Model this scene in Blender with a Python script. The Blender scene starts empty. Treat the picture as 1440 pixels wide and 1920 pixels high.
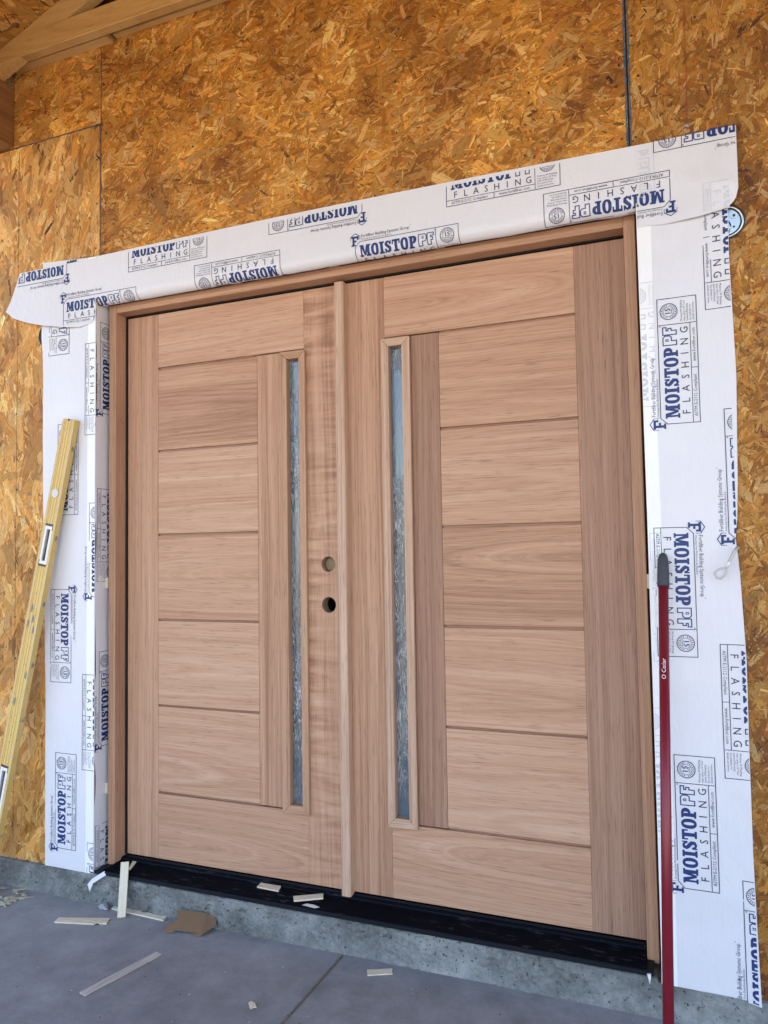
import bpy, bmesh, math, random
import numpy as np
from mathutils import Vector, Matrix
random.seed(7); np.random.seed(7)
RNG = np.random.default_rng(11)
S = bpy.context.scene
COL = S.collection

# ---------------------------------------------------------------- camera
FPX = 1444.884
CAM = np.array([2.03405, -2.34377, 1.10757]); YAW, PIT, ROL = 0.392524, 0.053155, -0.015899
def _axes():
    cy, sy, cp, sp, cr, sr = math.cos(YAW), math.sin(YAW), math.cos(PIT), math.sin(PIT), math.cos(ROL), math.sin(ROL)
    f = np.array([-sy*cp, cy*cp, sp]); r = np.array([cy, sy, 0.0]); u = np.cross(r, f)
    return cr*r + sr*u, -sr*r + cr*u, f
AR, AU, AF = _axes()
def ray(px, py): return AF + (px-720)/FPX*AR - (py-960)/FPX*AU
def onY(px, py, Y): d = ray(px, py); return CAM + d*(Y-CAM[1])/d[1]
def onZ(px, py, Z): d = ray(px, py); return CAM + d*(Z-CAM[2])/d[2]
cd = bpy.data.cameras.new('camera'); cam = bpy.data.objects.new('camera', cd); COL.objects.link(cam)
cd.sensor_fit = 'VERTICAL'; cd.sensor_height = 24.0; cd.lens = FPX/1920*24.0
cd.clip_start = 0.02; cd.clip_end = 2000
M = Matrix.Identity(4)
for i in range(3):
    M[i][0] = AR[i]; M[i][1] = AU[i]; M[i][2] = -AF[i]; M[i][3] = CAM[i]
cam.matrix_world = M
S.camera = cam

# ---------------------------------------------------------------- sky, sun, exposure
SUN_EL, SUN_AZ = math.radians(60), math.radians(163)      # azimuth measured clockwise from +Y
w = bpy.data.worlds.new('World'); S.world = w; w.use_nodes = True
nt = w.node_tree; nt.nodes.clear()
sky = nt.nodes.new('ShaderNodeTexSky'); sky.sky_type = 'NISHITA'; sky.sun_disc = False
sky.sun_elevation = SUN_EL; sky.sun_rotation = SUN_AZ; sky.altitude = 100; sky.air_density = 1.0; sky.dust_density = 1.0; sky.ozone_density = 1.3
bg = nt.nodes.new('ShaderNodeBackground'); bg.inputs[1].default_value = 0.15
wo = nt.nodes.new('ShaderNodeOutputWorld')
nt.links.new(sky.outputs[0], bg.inputs[0]); nt.links.new(bg.outputs[0], wo.inputs[0])
sl = bpy.data.lights.new('sun', 'SUN'); sl.energy = 3.7; sl.angle = math.radians(0.53); sl.color = (1.0, 0.95, 0.87)
so = bpy.data.objects.new('sun', sl); COL.objects.link(so)
sd = Vector((math.sin(SUN_AZ)*math.cos(SUN_EL), math.cos(SUN_AZ)*math.cos(SUN_EL), math.sin(SUN_EL)))
so.rotation_euler = sd.to_track_quat('Z', 'Y').to_euler(); so.location = (0, -20, 30)
S.view_settings.view_transform = 'Standard'; S.view_settings.look = 'None'; S.view_settings.gamma = 1.0
S.view_settings.exposure = 1.93
S.view_settings.use_curve_mapping = False
S.cycles.use_denoising = True
S.cycles.max_bounces = 8; S.cycles.diffuse_bounces = 5; S.cycles.glossy_bounces = 3; S.cycles.transmission_bounces = 4
S.cycles.caustics_reflective = False; S.cycles.caustics_refractive = False

# ---------------------------------------------------------------- material helpers
class NT:
    def __init__(s, name):
        s.m = bpy.data.materials.new(name); s.m.use_nodes = True; s.t = s.m.node_tree; s.t.nodes.clear()
        s.out = s.t.nodes.new('ShaderNodeOutputMaterial'); s.p = s.t.nodes.new('ShaderNodeBsdfPrincipled')
        s.t.links.new(s.p.outputs[0], s.out.inputs[0])
    def n(s, typ, **kw):
        nd = s.t.nodes.new(typ)
        for k, v in kw.items(): setattr(nd, k, v)
        return nd
    def set(s, sock, v):
        if hasattr(v, 'is_linked') or isinstance(v, bpy.types.NodeSocket): s.t.links.new(v, sock)
        else: sock.default_value = v
    def attr(s, name): return s.n('ShaderNodeAttribute', attribute_name=name)
    def obj(s): return s.n('ShaderNodeTexCoord').outputs['Object']
    def rnd(s): return s.n('ShaderNodeObjectInfo').outputs['Random']
    def mapv(s, v, scale=(1, 1, 1), loc=(0, 0, 0), rot=(0, 0, 0)):
        nd = s.n('ShaderNodeMapping'); s.set(nd.inputs[0], v); nd.inputs[1].default_value = loc; nd.inputs[2].default_value = rot; nd.inputs[3].default_value = scale
        return nd.outputs[0]
    def noise(s, v, scale=5, detail=2, rough=.5, dist=0, color=False):
        nd = s.n('ShaderNodeTexNoise'); s.set(nd.inputs['Vector'], v); nd.inputs['Scale'].default_value = scale
        nd.inputs['Detail'].default_value = detail; nd.inputs['Roughness'].default_value = rough; nd.inputs['Distortion'].default_value = dist
        return nd.outputs[1 if color else 0]
    def vor(s, v, scale=5, feature='F1', out=0, rand=1):
        nd = s.n('ShaderNodeTexVoronoi', feature=feature); s.set(nd.inputs['Vector'], v); nd.inputs['Scale'].default_value = scale
        return nd.outputs[out]
    def math(s, op, a, b=0.0, clamp=False):
        nd = s.n('ShaderNodeMath', operation=op); nd.use_clamp = clamp; s.set(nd.inputs[0], a); s.set(nd.inputs[1], b); return nd.outputs[0]
    def ramp(s, f, stops, interp='LINEAR'):
        nd = s.n('ShaderNodeValToRGB'); cr = nd.color_ramp; cr.interpolation = interp
        while len(cr.elements) < len(stops): cr.elements.new(0.5)
        for e, (p, c) in zip(cr.elements, stops):
            e.position = p; e.color = (c, c, c, 1) if isinstance(c, (int, float)) else (*c, 1)
        s.set(nd.inputs[0], f); return nd.outputs[0]
    def mix(s, f, a, b, blend='MIX'):
        nd = s.n('ShaderNodeMix', data_type='RGBA', blend_type=blend)
        s.set(nd.inputs[0], f)
        for sock, v in ((nd.inputs[6], a), (nd.inputs[7], b)):
            s.set(sock, (*v, 1) if isinstance(v, tuple) and len(v) == 3 else v)
        return nd.outputs[2]
    def bump(s, h, strength=.3, dist=.002):
        nd = s.n('ShaderNodeBump'); s.set(nd.inputs['Height'], h); nd.inputs['Strength'].default_value = strength; nd.inputs['Distance'].default_value = dist
        s.t.links.new(nd.outputs[0], s.p.inputs['Normal']); return nd
    def fin(s, col=None, rough=.6, metal=0, spec=.5):
        if col is not None: s.set(s.p.inputs['Base Color'], (*col, 1) if isinstance(col, tuple) and len(col) == 3 else col)
        s.set(s.p.inputs['Roughness'], rough); s.p.inputs['Metallic'].default_value = metal; s.p.inputs['Specular IOR Level'].default_value = spec
        return s.m
def flat(name, col, rough=.6, metal=0, spec=.5, var=0.0, sc=40):
    k = NT(name)
    if var:
        f = k.noise(k.obj(), sc, 4, .6); c = k.mix(f, tuple(x*(1-var) for x in col), tuple(min(1, x*(1+var)) for x in col)); return k.fin(c, rough, metal, spec)
    return k.fin(col, rough, metal, spec)

def wood(name, dark, mid, light, d=.05, tilt=.03, ring=38, curl=0.0, fibre=.5, wob=.05, rough=.6, knots=False, band=.75, off=.0, wz=.008):
    """Timber cut from a log: rings around a pith at depth d below the face, fibre along the grain, pores."""
    k = NT(name)
    g = k.attr('g').outputs['Vector']; rnd = k.rnd()
    ofs = k.n('ShaderNodeCombineXYZ'); k.set(ofs.inputs[0], k.math('MULTIPLY', rnd, 37.0)); k.set(ofs.inputs[1], 0.0); k.set(ofs.inputs[2], k.math('MULTIPLY', rnd, 11.0))
    add = k.n('ShaderNodeVectorMath', operation='ADD'); k.set(add.inputs[0], g); k.set(add.inputs[1], ofs.outputs[0]); gs = add.outputs[0]
    sp = k.n('ShaderNodeSeparateXYZ'); k.set(sp.inputs[0], g); sx, sy, sz = sp.outputs
    n1 = k.noise(k.mapv(gs, (1.3, 2.5, 2.5)), 1.0, 2, .5); n2 = k.noise(k.mapv(gs, (1.9, .6, .6), (5, 3, 1)), 1.0, 1, .4)
    sgn = k.math('SUBTRACT', k.math('MULTIPLY', k.math('GREATER_THAN', k.math('FRACT', k.math('MULTIPLY', rnd, 17.31)), .5), 2.0), 1.0)
    cx = k.math('MULTIPLY', k.math('SUBTRACT', k.math('FRACT', k.math('MULTIPLY', rnd, 7.77)), .5), .12)
    yy = k.math('ADD', k.math('ADD', sy, k.math('ADD', cx, off)), k.math('MULTIPLY', k.math('SUBTRACT', n1, .5), wob*2))
    zz = k.math('ADD', k.math('ADD', d, k.math('MULTIPLY', k.math('MULTIPLY', sx, sgn), tilt)), k.math('MULTIPLY', k.math('SUBTRACT', n2, .5), wz))
    r = k.math('SQRT', k.math('ADD', k.math('MULTIPLY', yy, yy), k.math('MULTIPLY', zz, zz)))
    rv = k.n('ShaderNodeCombineXYZ'); k.set(rv.inputs[0], k.math('MULTIPLY', r, ring)); k.set(rv.inputs[1], k.math('MULTIPLY', sx, .25)); k.set(rv.inputs[2], k.math('MULTIPLY', rnd, 50.0))
    bands = k.noise(rv.outputs[0], 1.0, 4, .62)
    fib = k.noise(k.mapv(gs, (3, 190, 190)), 1.0, 3, .6)
    por = k.noise(k.mapv(gs, (14, 300, 300), (1, 2, 3)), 1.0, 2, .5)
    rv2 = k.n('ShaderNodeCombineXYZ'); k.set(rv2.inputs[0], k.math('MULTIPLY', r, ring*4.6)); k.set(rv2.inputs[1], k.math('MULTIPLY', sx, 1.1)); k.set(rv2.inputs[2], k.math('MULTIPLY', rnd, 31.0))
    fine = k.noise(rv2.outputs[0], 1.0, 3, .6); streak = k.noise(k.mapv(gs, (1.1, 52, 52), (4, 1, 9)), 1.0, 3, .62)
    f = k.math('ADD', k.math('MULTIPLY', k.math('SUBTRACT', bands, .5), band), k.math('MULTIPLY', k.math('SUBTRACT', fib, .5), fibre))
    f = k.math('ADD', f, k.math('ADD', k.math('MULTIPLY', k.math('SUBTRACT', fine, .5), .50), k.math('MULTIPLY', k.math('SUBTRACT', streak, .5), .34)))
    if curl:
        cu = k.noise(k.mapv(gs, (42, 5, 5)), 1.0, 2, .55, .6); cm = k.noise(k.mapv(gs, (1.6, 6, 6), (8, 8, 8)), 1.0, 1)
        f = k.math('ADD', f, k.math('MULTIPLY', k.math('MULTIPLY', k.math('SUBTRACT', cu, .5), k.ramp(cm, [(.35, .25), (.62, 1.0)])), curl))
    f = k.math('ADD', k.math('ADD', f, .5), k.math('MULTIPLY', k.math('SUBTRACT', k.math('FRACT', k.math('MULTIPLY', rnd, 3.7)), .5), .22))
    c = k.ramp(f, [(.18, dark), (.5, mid), (.82, light)])
    pm = k.ramp(por, [(.58, 0.0), (.74, .55)])
    c = k.mix(pm, c, tuple(x*.45 for x in dark))
    c = k.mix(k.math('MULTIPLY', k.noise(gs, 3.0, 3), .22), c, tuple(x*.8 for x in mid))
    if knots:
        kn = k.vor(k.mapv(gs, (2.2, 7, 7)), 1.0); c = k.mix(k.ramp(kn, [(.05, .85), (.11, 0.0)]), c, tuple(x*.35 for x in dark))
    k.bump(k.math('ADD', k.math('MULTIPLY', fib, .6), por), .18, .0006)
    return k.fin(c, rough, 0, .35)

# ---------------------------------------------------------------- geometry helpers
def tag(o, label=None, cat=None, group=None, kind=None):
    if label: o['label'] = label
    if cat: o['category'] = cat
    if group: o['group'] = group
    if kind: o['kind'] = kind
    return o
def empty(name, loc, label, cat, group=None):
    o = bpy.data.objects.new(name, None); COL.objects.link(o); o.location = loc; o.empty_display_size = .05
    return tag(o, label, cat, group)
def link(name, me, mat, parent=None, smooth=False):
    o = bpy.data.objects.new(name, me); COL.objects.link(o)
    for m in (mat if isinstance(mat, (list, tuple)) else [mat]): me.materials.append(m)
    if parent is not None:
        o.parent = parent
        o.matrix_parent_inverse = Matrix.Translation(-parent.location)
    if smooth: me.polygons.foreach_set('use_smooth', [True]*len(me.polygons))
    return o
def bm_mesh(bm, name='m'):
    me = bpy.data.meshes.new(name); bmesh.ops.recalc_face_normals(bm, faces=bm.faces); bm.to_mesh(me); bm.free(); return me
def grain(me, axis, off=None, centre=None):
    """store timber coordinates (along, across, depth) on the mesh"""
    n = len(me.vertices); co = np.zeros(n*3, np.float32); me.vertices.foreach_get('co', co); co = co.reshape(-1, 3)
    c = (co.min(0)+co.max(0))/2 if centre is None else np.array(centre); q = co - c
    ix = {'x': (0, 2, 1), 'z': (2, 0, 1), 'y': (1, 0, 2), 'yz': (1, 2, 0)}[axis]
    g = q[:, ix]
    a = me.attributes.new('g', 'FLOAT_VECTOR', 'POINT'); a.data.foreach_set('vector', g.astype(np.float32).ravel())
def bm_box(bm, lo, hi):
    vs = [bm.verts.new((x, y, z)) for z in (lo[2], hi[2]) for y in (lo[1], hi[1]) for x in (lo[0], hi[0])]
    for q in ((0, 1, 3, 2), (4, 6, 7, 5), (0, 4, 5, 1), (2, 3, 7, 6), (0, 2, 6, 4), (1, 5, 7, 3)): bm.faces.new([vs[i] for i in q])
def box(name, lo, hi, mat, parent=None, bev=.0015, axis='z', seg=1):
    bm = bmesh.new(); bm_box(bm, lo, hi)
    if bev: bmesh.ops.bevel(bm, geom=bm.edges[:], offset=bev, segments=seg, affect='EDGES', profile=.5)
    me = bm_mesh(bm, name); grain(me, axis); return link(name, me, mat, parent)
def prism(name, poly, y0, y1, mat, parent=None, axis='x', plane='xz', bev=0.0):
    """extrude a polygon; plane xz -> along y, xy -> along z, yz -> along x"""
    bm = bmesh.new()
    f = {'xz': lambda a, b, t: (a, t, b), 'xy': lambda a, b, t: (a, b, t), 'yz': lambda a, b, t: (t, a, b)}[plane]
    A = [bm.verts.new(f(a, b, y0)) for a, b in poly]; B = [bm.verts.new(f(a, b, y1)) for a, b in poly]
    bm.faces.new(A); bm.faces.new(B[::-1])
    for i in range(len(poly)):
        j = (i+1) % len(poly); bm.faces.new((A[i], B[i], B[j], A[j]))
    if bev: bmesh.ops.bevel(bm, geom=bm.edges[:], offset=bev, segments=1, affect='EDGES')
    me = bm_mesh(bm, name); grain(me, axis); return link(name, me, mat, parent)
def obb(name, centre, ex, ey, ez, size, mat, parent=None, bev=.001, taper=0.0):
    """oriented box; local x along ex. taper thins the far end in z"""
    bm = bmesh.new(); h = [s/2 for s in size]; bm_box(bm, [-a for a in h], h)
    if taper:
        for v in bm.verts:
            if v.co.x > 0 and v.co.z > 0: v.co.z -= size[2]*taper
    if bev: bmesh.ops.bevel(bm, geom=bm.edges[:], offset=bev, segments=1, affect='EDGES')
    me = bm_mesh(bm, name); grain(me, 'x')
    R = Matrix.Identity(4)
    for i in range(3):
        R[i][0] = ex[i]; R[i][1] = ey[i]; R[i][2] = ez[i]; R[i][3] = centre[i]
    me.transform(R); return link(name, me, mat, parent)
def tube(pts, rad, seg=10, closed=False):
    bm = bmesh.new(); pts = [Vector(p) for p in pts]; rings = []
    n = len(pts); rr = rad if isinstance(rad, (list, tuple)) else [rad]*n
    prev = None
    for i, p in enumerate(pts):
        t = (pts[(i+1) % n]-pts[i-1]) if closed else (pts[min(i+1, n-1)]-pts[max(i-1, 0)])
        t.normalize()
        a = prev - t*prev.dot(t) if prev is not None else (Vector((0, 0, 1)) if abs(t.z) < .9 else Vector((1, 0, 0))).cross(t)
        a.normalize(); b = t.cross(a); prev = a
        rings.append([bm.verts.new(p + (a*math.cos(2*math.pi*k/seg)+b*math.sin(2*math.pi*k/seg))*rr[i]) for k in range(seg)])
    for i in range(n if closed else n-1):
        A, B = rings[i], rings[(i+1) % n]
        for k in range(seg): bm.faces.new((A[k], A[(k+1) % seg], B[(k+1) % seg], B[k]))
    if not closed: bm.faces.new(rings[0][::-1]); bm.faces.new(rings[-1])
    return bm_mesh(bm)
def cyl(name, c, axis, r, h, mat, parent=None, seg=32, r2=None, bev=.0):
    ax = Vector(axis).normalized(); p0 = Vector(c)-ax*h/2; p1 = Vector(c)+ax*h/2
    me = tube([p0, p1], [r, r if r2 is None else r2], seg); grain(me, 'x'); return link(name, me, mat, parent)
_T = {}
def fbm(u, v, s=1.0, seed=0, octs=4):
    """cheap smooth value noise on numpy arrays"""
    if seed not in _T: _T[seed] = np.random.default_rng(seed).random((256, 256))
    T = _T[seed]; out = np.zeros(np.broadcast(u, v).shape); a = 1.0; tot = 0
    for o in range(octs):
        x = np.asarray(u)*s+17.3*o; y = np.asarray(v)*s+9.1*o
        xi = np.floor(x).astype(int); yi = np.floor(y).astype(int); fx = x-xi; fy = y-yi; fx = fx*fx*(3-2*fx); fy = fy*fy*(3-2*fy)
        g = lambda i, j: T[(xi+i) % 256, (yi+j) % 256]
        out = out + a*((g(0, 0)*(1-fx)+g(1, 0)*fx)*(1-fy)+(g(0, 1)*(1-fx)+g(1, 1)*fx)*fy); tot += a; a *= .5; s *= 2.03
    return out/tot-.5
def grid_mesh(P, name='grid'):
    """P: (n,m,3) array -> quad mesh"""
    n, m = P.shape[:2]; me = bpy.data.meshes.new(name)
    idx = np.arange(n*m).reshape(n, m)
    F = np.stack([idx[:-1, :-1], idx[1:, :-1], idx[1:, 1:], idx[:-1, 1:]], -1).reshape(-1, 4)
    me.from_pydata(P.reshape(-1, 3).tolist(), [], F.tolist()); return me

# ---------------------------------------------------------------- artwork of the printed flashing
LW, LH = .347, .1
def font_tris(body, size, align='LEFT', spacing=1.0, shear=0.0, res=2, width=None):
    cu = bpy.data.curves.new('t', 'FONT'); cu.body = body; cu.size = size; cu.resolution_u = res; cu.space_character = spacing; cu.shear = shear; cu.align_x = align
    o = bpy.data.objects.new('t', cu); COL.objects.link(o); dg = bpy.context.evaluated_depsgraph_get(); dg.update()
    me = bpy.data.meshes.new_from_object(o.evaluated_get(dg)); bpy.data.objects.remove(o); bpy.data.curves.remove(cu)
    v = np.zeros(len(me.vertices)*3); me.vertices.foreach_get('co', v); v = v.reshape(-1, 3)[:, :2]
    fs = [list(p.vertices) for p in me.polygons]; bpy.data.meshes.remove(me)
    if width is not None:
        v[:, 0] = (v[:, 0]-v[:, 0].min())*width/(v[:, 0].max()-v[:, 0].min())
    return v, fs
class Art:
    """flat artwork: polygons with a tiny stacking offset so no two overlap in one plane"""
    def __init__(s): s.items = []           # (verts Nx2, faces, matindex)
    def add(s, v, fs, m): s.items.append((np.array(v, float), fs, m))
    def poly(s, pts, m): s.add(pts, [list(range(len(pts)))], m)
    def rect(s, x0, y0, x1, y1, m): s.poly([(x0, y0), (x1, y0), (x1, y1), (x0, y1)], m)
    def stroke(s, pts, w, m, closed=False):
        pts = [np.array(p, float) for p in pts]; n = len(pts); L, R_ = [], []
        for i in range(n):
            a = pts[i-1] if (i or closed) else pts[i]; b = pts[(i+1) % n] if (i < n-1 or closed) else pts[i]
            d1 = pts[i]-a; d2 = b-pts[i]; l1, l2 = np.hypot(*d1), np.hypot(*d2)
            d1 = d1/l1 if l1 else d2/l2; d2 = d2/l2 if l2 else d1
            n1 = np.array([-d1[1], d1[0]]); n2 = np.array([-d2[1], d2[0]]); k = n1+n2; k = k/max(.3, (k@n1)) if np.hypot(*k) > 1e-6 else n1
            ww = w[i] if isinstance(w, (list, tuple)) else w
            L.append(pts[i]+k*ww/2); R_.append(pts[i]-k*ww/2)
        v = L+R_; fs = [[i, (i+1) % n, n+(i+1) % n, n+i] for i in range(n if closed else n-1)]; s.add(v, fs, m)
    def ring(s, cx, cy, rx, ry, ix, iy, m, a0=0, a1=360, n=36, sup=2.0):
        v = []; ts = np.radians(np.linspace(a0, a1, n+1)); se = lambda c: math.copysign(abs(c)**(2/sup), c)
        for t in ts: v.append((cx+rx*se(math.cos(t)), cy+ry*se(math.sin(t))))
        for t in ts: v.append((cx+ix*se(math.cos(t)), cy+iy*se(math.sin(t))))
        s.add(v, [[i, i+1, n+2+i, n+1+i] for i in range(n)], m)
    def text(s, body, x, y, size, m, **k):
        v, fs = font_tris(body, size, **k); s.add(v+np.array([x, y]), fs, m)
    def sub(s, other, x, y, sc): 
        for v, fs, m in other.items: s.add(v*np.array([sc, sc])+np.array([x, y]), fs, m)
def letter(ch):
    a = Art()
    if ch == 'I': a.rect(0, 0, .46, .15, 0); a.rect(0, .85, .46, 1, 0); a.rect(.1, .1, .36, .9, 0); w_ = .46
    if ch == 'T': a.rect(0, .82, .74, 1, 0); a.rect(0, .6, .11, .85, 0); a.rect(.63, .6, .74, .85, 0); a.rect(.24, .1, .50, .9, 0); a.rect(.12, 0, .62, .15, 0); w_ = .74
    if ch == 'M':
        a.poly([(.10, 1), (.38, 1), (.58, .10), (.44, .10)], 0); a.poly([(.64, 1), (.92, 1), (.58, .10), (.46, .10)], 0)
        a.rect(.09, .1, .23, .92, 0); a.rect(.70, .1, .95, .92, 0); a.rect(0, 0, .34, .14, 0); a.rect(.60, 0, 1.05, .14, 0); a.rect(0, .87, .30, 1, 0); a.rect(.74, .87, 1.05, 1, 0); w_ = 1.05
    if ch == 'O': a.ring(.36, .5, .36, .515, .105, .34, 0, sup=2.3); w_ = .72
    if ch == 'P': a.rect(.09, .1, .35, .9, 0); a.rect(0, 0, .48, .14, 0); a.rect(0, .86, .36, 1, 0); a.ring(.35, .69, .36, .31, .09, .15, 0, -90, 90, 20, 2.3); w_ = .71
    if ch == 'S':
        pts = [(.50, .66), (.47, .82), (.34, .915), (.19, .87), (.14, .72), (.22, .60), (.36, .49), (.49, .37), (.48, .18), (.33, .085), (.17, .14), (.10, .32)]
        a.stroke(pts, [.12, .13, .15, .2, .24, .25, .26, .25, .22, .16, .14, .12], 0); a.rect(.50, .64, .60, 1, 0); a.rect(.02, 0, .12, .36, 0); w_ = .64
    return a, w_
def make_logo():
    A = Art(); lw = .0019
    ch = .017
    A.stroke([(ch, LH), (LW, LH), (LW, 0), (0, 0), (0, LH-ch)], lw, 1, closed=True)
    A.stroke([(.274, LH), (.274, .002)], lw*.9, 1); A.stroke([(.0, .0175), (.274, .0175)], lw*.9, 1); A.stroke([(.150, .0175), (.150, .001)], lw*.9, 1)
    x = .0; word = []
    for c in 'MOISTOP':
        l, w_ = letter(c); word.append((l, x)); x += w_+.055
    sc = .0372; sx_ = .197/(x*sc)
    for l, xo in word:
        for v, fs, m in l.items: A.add((v+np.array([xo, 0]))*np.array([sc*sx_, sc])+np.array([.015, .0500]), fs, 0)
    # outlined PF
    ow = .0027
    A.stroke([(.217, .0527), (.217, .0874), (.238, .0874), (.243, .0822), (.243, .0707), (.239, .0657), (.229, .0657), (.229, .0527)], ow, 0, True)
    A.stroke([(.2285, .0742), (.2285, .0802), (.233, .0802), (.233, .0742)], ow*.7, 0, True)
    A.stroke([(.246, .0527), (.246, .0874), (.267, .0874), (.267, .0787), (.2575, .0787), (.2575, .0737), (.2635, .0737), (.2635, .0657), (.2575, .0657), (.2575, .0527)], ow, 0, True)
    A.ring(.2705, .0945, .0018, .0018, .0008, .0008, 1, n=10)
    # wide spaced FLASHING
    for i, c in enumerate('FLASHING'):
        v, fs = font_tris(c, .0285, res=2); v[:, 0] -= (v[:, 0].min()+v[:, 0].max())/2; v[:, 0] *= .92; A.add(v+np.array([.030+i*.0322, .0235]), fs, 1)
    A.text('ASTM E-2112 Compliant', .016, .0050, .0125, 1, width=.115, res=1); A.text('www.fortifiber.com', .166, .0055, .0125, 1, width=.092, res=1)
    A.text('Fortifiber Building Systems Group', .022, LH+.0125, .0155, 1, width=.165, res=1); A.ring(.190, LH+.0235, .0013, .0013, .0005, .0005, 1, n=8)
    A.text('Protecting Your World from the Elements', .022, LH+.0038, .0075, 1, width=.105, shear=.25, res=1)
    # seal
    cx, cy = .3105, .0705
    n = 36; v = []
    for i in range(n*2):
        t = math.pi*i/n; r_ = .0235 if i % 2 else .0222; v.append((cx+r_*math.cos(t), cy+r_*math.sin(t)))
    for i in range(n*2):
        t = math.pi*i/n; v.append((cx+.0208*math.cos(t), cy+.0208*math.sin(t)))
    A.add(v, [[i, (i+1) % (2*n), 2*n+(i+1) % (2*n), 2*n+i] for i in range(2*n)], 1)
    A.ring(cx, cy, .0142, .0142, .0132, .0132, 1, n=30)
    for i in range(22):
        t = 2*math.pi*i/22
        if i in (0, 11): continue
        p = np.array([math.cos(t), math.sin(t)]); A.stroke([np.array([cx, cy])+p*.0158, np.array([cx, cy])+p*.0192], .0018, 1)
    v, fs = font_tris('15', .0185, align='CENTER'); A.add(v*np.array([1.05, 1])+np.array([cx, cy-.0035]), fs, 0); A.add(v*np.array([1.05, 1])+np.array([cx+.0008, cy-.0035]), fs, 0)
    A.text('YEAR', cx, cy-.0098, .0068, 1, align='CENTER', res=1)
    for i, tline in enumerate(('Moistop PF Flashing', 'may carry a 15 Year', 'Limited Warranty.', 'See website for', 'details and terms.')):
        A.text(tline, .2805, .0365-i*.0075, .0068, 1, res=1, width=(.058, .056, .048, .044, .050)[i])
    # emblem: a roof over a block F
    bx, by = -.016, LH-.006
    A.stroke([(bx, by+.024), (bx+.0165, by+.0345), (bx+.033, by+.024)], .0022, 0); A.stroke([(bx, by+.0245), (bx, by+.012)], .0012, 1); A.stroke([(bx+.033, by+.0245), (bx+.033, by+.012)], .0012, 1)
    A.rect(bx+.007, by-.004, bx+.0135, by+.024, 0); A.rect(bx+.003, by-.007, bx+.018, by-.002, 0); A.rect(bx+.003, by+.019, bx+.0285, by+.0255, 0); A.rect(bx+.023, by+.013, bx+.0285, by+.020, 0); A.rect(bx+.012, by+.006, bx+.021, by+.0115, 0)
    return A
LOGO = make_logo()
POLE_TXT = font_tris('O Cedar', .0150, width=.052)

# ---------------------------------------------------------------- materials
DK, MD, LT = (.29, .138, .075), (.50, .284, .174), (.63, .405, .272)
W_straight = wood('door_wood_straight', DK, MD, LT, d=.08, tilt=.012, ring=34, fibre=.55, wob=.012, off=.22)
W_cath = wood('door_wood_flatsawn', DK, MD, LT, d=.028, tilt=.11, ring=44, fibre=.35, wob=.012, band=.8, wz=.02)
W_plank = wood('door_wood_plank', DK, MD, LT, d=.07, tilt=.03, ring=34, fibre=.5, wob=.024, band=.75, off=.07, wz=.03)
W_curl = wood('door_wood_curly', DK, MD, LT, d=.1, tilt=.012, ring=24, curl=1.15, fibre=.3, wob=.02, off=.2)
W_red = wood('door_wood_reddish', (.20, .095, .056), (.335, .182, .115), (.45, .27, .185), d=.08, tilt=.012, ring=46, fibre=.6, wob=.012, off=.25)
W_pale = wood('door_wood_pale', (.34, .195, .12), (.535, .345, .235), (.65, .455, .335), d=.08, tilt=.01, ring=60, fibre=.9, wob=.006, off=.25)
W_jamb = wood('jamb_wood', (.28, .138, .074), (.46, .262, .158), (.56, .355, .235), d=.08, tilt=.01, ring=40, fibre=.6, wob=.006, off=.25)
W_fir = wood('framing_lumber', (.33, .165, .045), (.52, .295, .095), (.62, .39, .155), d=.12, tilt=.04, ring=60, fibre=.4, wob=.02, knots=True)
W_beam = wood('beam_lumber', (.16, .07, .025), (.27, .13, .05), (.36, .19, .08), d=.1, tilt=.02, ring=50, fibre=.5, wob=.02, knots=True)
W_shim = wood('shim_pine', (.55, .46, .33), (.70, .62, .47), (.78, .71, .57), d=.3, tilt=.05, ring=50, fibre=.7, wob=.01)
W_shimgrey = wood('shim_weathered', (.36, .32, .29), (.50, .46, .42), (.62, .58, .53), d=.3, tilt=.05, ring=60, fibre=1.0, wob=.01)

def osb_base():
    k = NT('osb_board'); v = k.obj(); f = k.noise(v, 60, 4, .7); c = k.ramp(f, [(.3, (.05, .018, .003)), (.7, (.26, .115, .02))]); k.bump(f, .5, .002); return k.fin(c, .75, 0, .2)
def osb_strand():
    k = NT('osb_strands'); c = k.attr('tint').outputs['Color']; uv = k.n('ShaderNodeUVMap', uv_map='grainuv').outputs[0]
    f = k.noise(k.mapv(uv, (14, 420, 1)), 1, 3, .65); f2 = k.noise(k.mapv(uv, (40, 90, 1)), 1, 3, .6)
    s = k.math('ADD', k.math('MULTIPLY', f, .85), k.math('MULTIPLY', f2, .55))
    c2 = k.mix(k.ramp(s, [(.45, .85), (.72, 0.0)]), c, (.15, .055, .008))
    k.bump(f, .5, .0008); return k.fin(c2, .6, 0, .3)
OSB, STR = osb_base(), osb_strand()
def mk_seal():
    k = NT('edge_sealer_paint'); f = k.noise(k.obj(), 120, 4, .6); return k.fin(k.ramp(f, [(.35, (.022, .05, .085)), (.7, (.09, .14, .19))]), .7)
SEAL = mk_seal()
def paper(name, a, b):
    k = NT(name); v = k.obj(); f = k.noise(v, 7, 4, .55); c = k.mix(f, a, b)
    h = k.noise(k.mapv(v, (60, 60, 18)), 1, 3, .55, .8); h2 = k.noise(v, 260, 2)
    k.bump(k.math('ADD', h, k.math('MULTIPLY', h2, .12)), .42, .004); return k.fin(c, .38, 0, .45)
FLASH = paper('flashing_sheet', (.65, .645, .68), (.72, .71, .745)); FOLD = paper('flashing_double_layer', (.80, .80, .81), (.86, .86, .86))
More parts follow.
